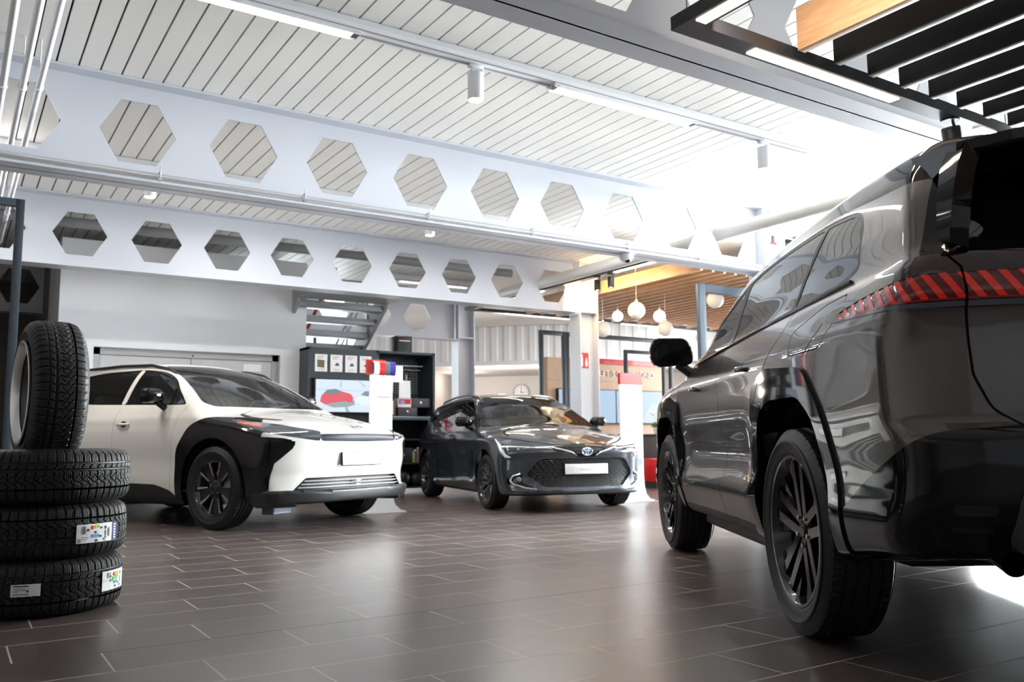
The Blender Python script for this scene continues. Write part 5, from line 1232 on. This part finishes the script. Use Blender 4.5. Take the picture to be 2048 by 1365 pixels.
for cx in (0, -2.85):
    Bw.cut(('body', 'under'), lambda x, y, z: np.maximum(np.minimum(np.hypot(x-cx, z-.375)-.435, np.maximum(np.abs(x-cx)-.435, z-.375)), .45-y), 'void')
    o_ = [(cx-.54, -.2), (cx-.525, .70, .08), (cx-.34, .93, .08), (cx-.12, .995, .06), (cx+.30, .985, .05), (cx+.50, .90, .05), (cx+(.80 if cx == 0 else .54), .80), (cx+(.80 if cx == 0 else .54), -.2)]
    Bw.cut(('body', 'under'), sp(rpoly(o_, .02), 0, .66), 'arch')
Bw.cut('body', sp([(-.5, -.2), (-.5, .26), (-.62, .335, .05), (-.86, .385, .05), (-1.5, .392), (-2.35, .41), (-2.4, -.2)], .01, .6), 'sill')
Bw.cut(('body', 'arch'), lambda x, y, z: np.maximum(poly_sd(qf(x, y), z, rpoly([(.20, .965), (.26, .985), (.70, .935), (1.32, .858), (1.32, .775), (.95, .815), (.62, .855), (.42, .895)], .012)), .1-x), 'headlight')
Bw.cut(('arch',), lambda x, y, z: np.maximum(.60-x, -(poly_sd(y, z, [(.70, .775), (.72, .72), (.845, .585), (.868, .34), (1.3, .34), (1.3, .84), (.80, .80)]))), 'body')
Bw.cut('body', fp(rpoly([(.70, .772), (.72, .72), (.845, .585), (.868, .34), (1.2, .34), (1.2, .80), (.80, .785)], .015), .3), 'intake')
Bw.cut('body', lambda x, y, z: np.maximum(z-.338, .42-x), 'lip'); Bw.cut(('arch', 'intake'), lambda x, y, z: np.maximum(z-.338, .50-x), 'lip')
Bw.cut('body', fp(rpoly([(-.3, .845), (.50, .838), (.49, .775), (-.3, .762)], .02), .3), 'band')
Bw.cut('body', fp(rpoly([(-.3, .462), (.59, .457), (.71, .345), (-.3, .345)], .015), .3), 'grille')
DW = rpoly([(-.50, 1.125), (-.70, 1.128), (-2.2, 1.175, .3), (-3.05, 1.25, .1), (-3.15, 1.31, .05), (-2.7, 1.455, .2), (-2.2, 1.518, .3), (-1.45, 1.518, .3), (-1.08, 1.475, .2), (-.85, 1.385, .1)], .02)
Bw.cut('body', lambda x, y, z: np.maximum.reduce([poly_sd(y, z, rpoly([(-.3, 1.60), (.48, 1.565), (.56, 1.51), (.755, 1.145), (.70, 1.105), (-.3, 1.092)], .04)), -1.42-x]), 'windscreen')
Bw.cut('body', sp(DW, 0, .4), 'dlo')
def paneW(x0, x1, l0, l1, sh=.018): return lambda x, y, z: np.maximum.reduce([poly_sd(x, z, DW)+sh, (x0+l0*(z-1.15))-x, x-(x1+l1*(z-1.15)), .4-y])
Bw.cut('dlo', paneW(-1.47, -.78, .12, 0), 'w_front'); Bw.cut('dlo', paneW(-1.57, -1.50, .12, .12, .004), 'pillar')  # white strip paints a reflection on the black pillar between the windows
Bw.cut('dlo', paneW(-2.55, -1.60, -.3, .12), 'w_rear'); Bw.cut('dlo', paneW(-.75, .1, 0, 0), 'w_tri')
AB = ('body', 'sill')
groove(Bw, AB, [(-.46, 1.12), (-.54, 1.0), (-.60, .8), (-.62, .5), (-.62, .2)]); groove(Bw, AB, [(-1.53, 1.14), (-1.55, .9), (-1.55, .2)]); groove(Bw, AB, [(-2.62, 1.2), (-2.60, 1.0), (-2.40, .8), (-2.34, .4)])
groove(Bw, ('body',), [(-.10, 1.08), (-.02, 1.03), (.18, .993), (.45, .965)], g=.005, mask=.3)
groove(Bw, ('body',), [(.45, .935), (.9, .895), (1.25, .868)], g=.004, proj='q', qf=qf, front=.2)
Bw.cut('body', lambda x, y, z: np.maximum(np.maximum(-.02-x-.12*y*0, .870+.10*np.clip(1.25-qf(x, y), 0, 1)-z), y-.80), 'hood')
wp = MT['w_paint']; cg = mat('headlamp_lens', (.04, .05, .06), .04, coat=1)
orange = mat('marker_orange', (.55, .10, .02), .15, coat=1); gl_k = MT['clear']
Bw.refine('headlight'); Bw.cut('headlight', lambda x, y, z: np.maximum.reduce([qf(x, y)-.60, .30-qf(x, y), z-(.965-.13*(qf(x, y)-.30)), (.945-.13*(qf(x, y)-.30))-z-.012]), 'marker')
Bw.cut('headlight', lambda x, y, z: np.maximum.reduce([.62-qf(x, y), (.940-.105*(qf(x, y)-.62))-z]), 'drl')
finish_car(Bw, wc, wp, [('body', 'body_shell', wp, {}), ('hood', 'hood', wp, {}), ('gap', 'panel_joints', MT['void'], dict(off=-.008, th=.004, inner=False)), ('arch', 'wheel_arch_trim', gb, dict(off=.008, th=.02, sides=True, flt=lambda v: v[0] > -1.4)), ('arch', 'wheel_arch_trim', gb, dict(off=.008, th=.02, sides=True, flt=lambda v: v[0] <= -1.4)),
    ('sill', 'sill_trim', MT['trim'], dict(off=.004, th=.02, sides=True)), ('under', 'underbody', MT['black'], {}), ('headlight', 'headlight', cg, dict(off=.002, th=.012, sides=True)), ('drl', 'light_guide', mat('lamp_clear', (.55, .60, .66), .08, coat=1), dict(off=.004, th=.014, sides=True)), ('marker', 'side_marker', orange, dict(off=.004, th=.014, sides=True)),
    ('intake', 'front_intake_trim', gb, dict(off=-.012, th=.02, sides=True)), ('lip', 'front_lip', MT['trim'], dict(off=.018, th=.04)), ('band', 'nose_band', mat('nose_band_dark', (.02, .022, .032), .4, spec=.12), dict(off=-.006, th=.014)), ('grille', 'grille', MT['black'], dict(off=-.045, th=.02)),
    ('windscreen', 'windscreen', MT['screen'], dict(off=-.003, th=.004, inner=False)), ('dlo', 'window_surround', gb, dict(off=-.003, th=.010, sides=True)), ('pillar', 'pillar_reflection', wp, dict(off=-.001, th=.006, sides=True)),
    ('w_front', 'front_door_window', MT['clear'], dict(off=-.005, th=.004, sides=True, inner=False)), ('w_rear', 'rear_door_window', tint, dict(off=-.005, th=.004, sides=True, inner=False)), ('w_tri', 'quarter_window', tint, dict(off=-.005, th=.004, sides=True, inner=False))],
    0, -2.85, .93, .37, .235, .252, 'ev', tyre_mesh('crossover_tyre', .37, .235, .252, NT=300), .435, .9, .375)
for s_ in (1, -1):
    mirror(wc, -.86, s_*.885, 1.215, s_, gb, gb, .215, .14); handle(wc, -1.38, s_*surf_y(f_w, -1.38, .955), .955, wp, s_); handle(wc, -2.35, s_*surf_y(f_w, -2.35, .985), .985, wp, s_)
    mb = MB(); pts = [(x, s_*.60, surf_z(f_w, x, .60)+d) for x, d in ((-.98, .0), (-1.10, .020), (-1.4, .028), (-1.9, .030), (-2.5, .028), (-2.95, .012))]; mb.tube(pts, [.008, .014, .016, .016, .016, .008], 8); mb.build('roof_rail', MT['trim'], wc, smooth=60)
    # lamp unit in the intake
    xx = surf_x(f_w, .76, .71, .2, 1.1); mb = MB(); mb.box((xx-.10, s_*.74, .665), (xx-.02, s_*.80, .725), .006); mb.box((xx-.16, s_*.81, .66), (xx-.07, s_*.86, .72), .006); mb.build('low_beam_lamp', mat('lamp_glassy', (.25, .3, .36), .06, metal=.5) if s_ == 1 else bpy.data.materials['lamp_glassy'], wc, smooth=40)
for z in (.372, .400, .428):
    pts = [(surf_x(f_w, y, z, .2, 1.1)-.012, y, z) for y in np.linspace(-.66+(z-.36)*1.0, .66-(z-.36)*1.0, 21)]
    mb = MB(); mb.tube(pts, .0055, 6); mb.build('grille_bar', MT['steel_grey'], wc, smooth=60)
e = emblem(wc, .035, MT['chrome'], 0, (0, 0)); e.location = (surf_x(f_w, 0, .405, .2, 1.1)+.0, 0, .405); e.rotation_euler = (0, 0, R_(90))
zz = .895; e = emblem(wc, .062, MT['steel_grey'], 0, (0, 0)); e.location = (surf_x(f_w, 0, zz, .2, 1.2)+.003, 0, zz); e.rotation_euler = (R_(0), R_(0), R_(90)); e.rotation_euler = Matrix.Rotation(R_(-55), 4, 'Y').to_euler(); e.data.transform(Matrix.Rotation(R_(90), 4, 'Z'))
plate(wc, surf_x(f_w, 0, .62, .2, 1.1)+.024, .615, R_(-3), 'huchentrott')
mb = MB(); mb.box((.35, -.66, .13), (.50, -.44, .20), .01); mb.build('front_underbody', mat('under_steel', (.16, .18, .22), .4, metal=.3), wc)
seats(wc, -1.15, .62); dash(wc, -.80, -.30, 1.02, .70, -.0+.37, -.85)
# ------------------------------------------------------------------ dark grey estate (origin: front axle)
MT['d_paint'] = paint('slate_metallic', (.036, .044, .058), .45, .28)
dc = empty('dark_estate_car', (5.70, 7.93, 0), R_(-102.5), 'dark slate grey estate car facing the camera in the middle of the showroom', 'car', sc=.93)
f_d = body_fn(
    TOP=[(-4.0, .9), (-3.75, 1.10), (-3.5, 1.27), (-3.2, 1.34), (-2.6, 1.405), (-2.0, 1.435), (-1.6, 1.435), (-1.25, 1.39), (-.9, 1.275), (-.55, 1.12), (-.28, .995), (-.15, .965), (.1, .935), (.4, .875), (.65, .805), (.82, .745), (1.0, .68)],
    BOT=[(-3.8, .30), (-3.2, .22), (-2.4, .17), (-.4, .165), (.5, .18), (1.0, .20)],
    A=[(.10, .76), (.20, .83), (.32, .862), (.48, .88), (.66, .888), (.80, .875), (.90, .845), (.95, .815), (.99, .79), (1.10, .735), (1.24, .655), (1.34, .58), (1.5, .45)],
    SX=[(-3.8, .92), (-3.1, .985), (-2.4, 1.0), (0, 1.0), (.5, .975), (1.0, .88)],
    XF=[(.12, .80), (.17, .87), (.24, .915), (.28, .90), (.40, .875), (.58, .885), (.66, .905), (.72, .895), (.78, .83), (.9, .60)],
    XR=[(.2, -3.18), (.4, -3.33), (.7, -3.38), (.95, -3.36), (1.1, -3.30), (1.3, -3.18), (1.5, -3.05)],
    swf=.40, swr=.2, wref=.88, cyl=.13, crown=.055, arches=((0, .42, .32), (-2.7, .42, .32)), flare=.016,
    sculpt=((-2.3, -.4, .50, .14, -.016), (-3.0, .3, .80, .045, .008)), kt=.05, ks=.06)
Bd = Body(f_d, (-3.95, -.98, .08), (1.10, .98, 1.58), (-2.9, -.38, .42), (.20, .38, .62), .027)
qd = lambda x, y: x-y+.88
Bd.cut('body', lambda x, y, z: z-.205, 'under')
for cx in (0, -2.7): Bd.cut(('body', 'under'), lambda x, y, z: np.maximum(np.minimum(np.hypot(x-cx, z-.325)-.372, np.maximum(np.abs(x-cx)-.372, z-.325)), .45-y), 'void')
Bd.cut('body', lambda x, y, z: np.maximum(poly_sd(qd(x, y), z, rpoly([(.18, .825), (.34, .83), (.85, .775), (1.36, .722), (1.38, .682), (1.0, .682), (.86, .665), (.74, .592), (.62, .592), (.52, .66), (.34, .75)], .015)), .05-x), 'headlight')
Bd.cut('body', fp(rpoly([(-.3, .748), (.10, .742), (.40, .715), (.37, .672), (.20, .655), (.10, .605), (-.3, .60)], .012), .3), 'wing')
Bd.cut('body', fp(rpoly([(-.3, .592), (.48, .590), (.545, .565), (.64, .43), (.62, .40), (.48, .285), (-.3, .275)], .03), .3), 'grille')
Bd.cut('body', fp(rpoly([(.68, .425), (.76, .425), (.815, .39), (.82, .31), (.66, .262), (.56, .268), (.69, .33)], .02), .2), 'fog')
DD = rpoly([(-.36, .965), (-.6, .967), (-2.0, .985, .3), (-2.9, 1.02, .1), (-3.05, 1.07, .05), (-2.6, 1.23, .2), (-1.9, 1.31, .3), (-1.3, 1.322, .2), (-.98, 1.285, .15), (-.68, 1.165, .1)], .02)
Bd.cut('body', lambda x, y, z: np.maximum.reduce([poly_sd(y, z, rpoly([(-.3, 1.405), (.46, 1.375), (.53, 1.33), (.70, 1.005), (.66, .972), (-.3, .962)], .04)), -1.32-x]), 'windscreen')
Bd.cut('body', sp(DD, 0, .35), 'dlo')
def paneD(x0, x1, l0, l1, sh=.016): return lambda x, y, z: np.maximum.reduce([poly_sd(x, z, DD)+sh, (x0+l0*(z-1))-x, x-(x1+l1*(z-1)), .35-y])
Bd.cut('dlo', paneD(-1.42, -.66, -.15, 0), 'w_front'); Bd.cut('dlo', paneD(-2.30, -1.50, -.2, -.15), 'w_rear'); Bd.cut('dlo', paneD(-3.2, -2.34, 0, -.2), 'w_quarter'); Bd.cut('dlo', paneD(-.63, 0, 0, 0), 'w_tri')
groove(Bd, 'body', [(-.30, .96), (-.40, .85), (-.50, .6), (-.50, .2)]); groove(Bd, 'body', [(-1.46, .97), (-1.46, .2)]); groove(Bd, 'body', [(-2.32, .99), (-2.40, .85), (-2.28, .6), (-2.10, .4), (-2.08, .2)])
groove(Bd, ('body',), [(-.22, .945), (-.05, .905), (.25, .845)], g=.003, mask=.3); groove(Bd, ('body',), [(.3, .835), (.85, .785), (1.3, .742), (1.72, .752)], g=.0035, proj='q', qf=qd, front=.1)
Bd.cut('body', lambda x, y, z: np.maximum.reduce([-.13-x, .745+.10*np.clip(1.3-qd(x, y), 0, 1)-z, y-.74]), 'hood')
Bd.refine('headlight')
def qpt(f, q, z, c, off=.004):
    lo_, hi_ = .2, .86
    for _ in range(24):
        m_ = (lo_+hi_)/2; x = surf_x(f, m_, z, -.4, 1.1)
        if x-m_+c > q: lo_ = m_
        else: hi_ = m_
    return Vector((surf_x(f, lo_, z, -.4, 1.1)+off, lo_+off*.5, z))
dp = MT['d_paint']
finish_car(Bd, dc, dp, [('body', 'body_shell', dp, {}), ('hood', 'hood', dp, {}), ('gap', 'panel_joints', MT['void'], dict(off=-.008, th=.004, inner=False)), ('under', 'underbody', MT['black'], {}),
    ('headlight', 'headlight', cg, dict(off=.001, th=.012, sides=True)), ('wing', 'nose_trim', gb, dict(off=.003, th=.014)), ('grille', 'grille', MT['black'], dict(off=-.035, th=.02)), ('fog', 'fog_lamp_recess', gb, dict(off=-.015, th=.02, sides=True)),
    ('windscreen', 'windscreen', MT['screen'], dict(off=-.003, th=.004, inner=False)), ('dlo', 'window_surround', gb, dict(off=-.003, th=.010, sides=True)),
    ('w_front', 'front_door_window', tint, dict(off=-.005, th=.004, sides=True, inner=False)), ('w_rear', 'rear_door_window', tint, dict(off=-.005, th=.004, sides=True, inner=False)), ('w_quarter', 'rear_quarter_window', tint, dict(off=-.005, th=.004, sides=True, inner=False)), ('w_tri', 'quarter_window', tint, dict(off=-.005, th=.004, sides=True, inner=False))],
    0, -2.7, .885, .318, .225, .236, 'estate', tyre_mesh('estate_tyre', .318, .225, .236, NT=280), .372, 1.35, .325)
for s_ in (1, -1):
    mirror(dc, -.72, s_*.835, 1.035, s_, gb, gb, .20, .125)
    for x in (-1.28, -2.16): handle(dc, x, s_*surf_y(f_d, x, .83), .83, dp, s_)
    mb = MB(); pts = [(x, s_*.53, surf_z(f_d, x, .53)+d) for x, d in ((-1.15, .0), (-1.30, .022), (-1.7, .030), (-2.3, .032), (-2.9, .026), (-3.2, .0))]; mb.tube(pts, [.008, .013, .014, .014, .014, .008], 8); mb.build('roof_rail', MT['alu'], dc, smooth=60)
    # chrome blade around the fog lamp
    pts = [(surf_x(f_d, y, z, -.2, 1.1)+.004, s_*y, z) for y, z in ((.70, .425), (.765, .405), (.79, .35), (.765, .312), (.66, .275), (.56, .262))]
    mb = MB(); mb.tube(pts, [.010, .012, .014, .013, .010, .005], 8); mb.build('chrome_blade', MT['chrome'], dc, smooth=60)
    xx = surf_x(f_d, .70, .36, 0, 1.1); mb = MB(); mb.lathe([(0, .012), (.022, .010), (.030, 0), (.030, -.03), (0, -.03)], 24, 'y'); o = mb.build('fog_lamp', bpy.data.materials['lamp_glassy'], dc, smooth=40, loc=(xx-.012, s_*.71, .365), rot=(0, 0, R_(-90)))
    pts = [(surf_x(f_d, y, z, -.2, 1.1)+.006, s_*y, z) for y, z in ((.39, .712), (.28, .685), (.17, .655), (.115, .62))]; mb = MB(); mb.tube(pts, [.012, .012, .009, .005], 8); mb.build('nose_blade', MT['chrome'], dc, smooth=60)
    def qq(pts): return [(v.x, s_*v.y, v.z) for v in (qpt(f_d, q, z, .88) for q, z in pts)]
    mb = MB(); mb.tube(qq([(.30, .805), (.42, .745), (.54, .675), (.62, .615), (.70, .605)]), [.008, .018, .024, .020, .010], 8); mb.tube(qq([(.50, .72), (.75, .722), (1.0, .712), (1.34, .70)]), [.013, .011, .009, .006], 8); mb.build('light_guide', bpy.data.materials.get('lamp_silver') or mat('lamp_silver', (.78, .8, .84), .12, metal=.4, coat=1), dc, smooth=60)
    for i, (y, z) in enumerate(((.66, .70), (.60, .705), (.72, .69))):
        x_ = surf_x(f_d, y, z, -.2, 1.1); mb = MB(); mb.sphere((x_-.004, s_*y, z), .018, 14, 8, .6, 1, .8); mb.build('headlamp_module', bpy.data.materials['lamp_glassy'], dc, smooth=60)
# mesh of the grille
mb = MB(); rows_ = 0
for r in range(13):
    z = .292+.0232*r
    if z > .585: break
    ymax = .48+(.64-.48)*min(1, (z-.285)/.13) if z < .415 else .64-(z-.43)*.75
    ymax = min(ymax, .62)-.02; n = int(2*ymax/.062)
    for k in range(n+1):
        y = -ymax+2*ymax*(k+.5*(r % 2))/max(n, 1)
        if abs(y) > ymax: continue
        if .42 < z < .54 and abs(y) < .24: continue
        x_ = surf_x(f_d, abs(y), z, -.2, 1.1)-.016; s_ = 1 if y > 0 else -1
        mb.tube([(x_, y-.026, z+.004), (x_+.005, y, z-.006), (x_, y+.026, z+.004)], .0045, 5)
mb.build('grille_mesh', mat('grille_gloss', (.07, .075, .085), .2, metal=.4, coat=1), dc)
z = .665; x_ = surf_x(f_d, 0, z, 0, 1.2); mb = MB(); mb.lathe([(0, .010), (.058, .008), (.066, .004), (.066, -.01), (0, -.01)], 36, 'y'); o = mb.build('badge', mat('badge_blue', (.02, .16, .34), .15, coat=1), dc, smooth=40, loc=(x_+.008, 0, z), rot=(0, 0, R_(-90))); o.scale = (1, 1, .72)
e = emblem(dc, .062, MT['chrome'], 0, (0, 0)); e.location = (x_+.020, 0, z); e.rotation_euler = (0, 0, R_(90))
plate(dc, surf_x(f_d, 0, .475, .2, 1.1)+.022, .475, R_(-2), 'huchentrott')
seats(dc, -1.20, .42); dash(dc, -.85, -.35, .90, .66, .36, -.92)
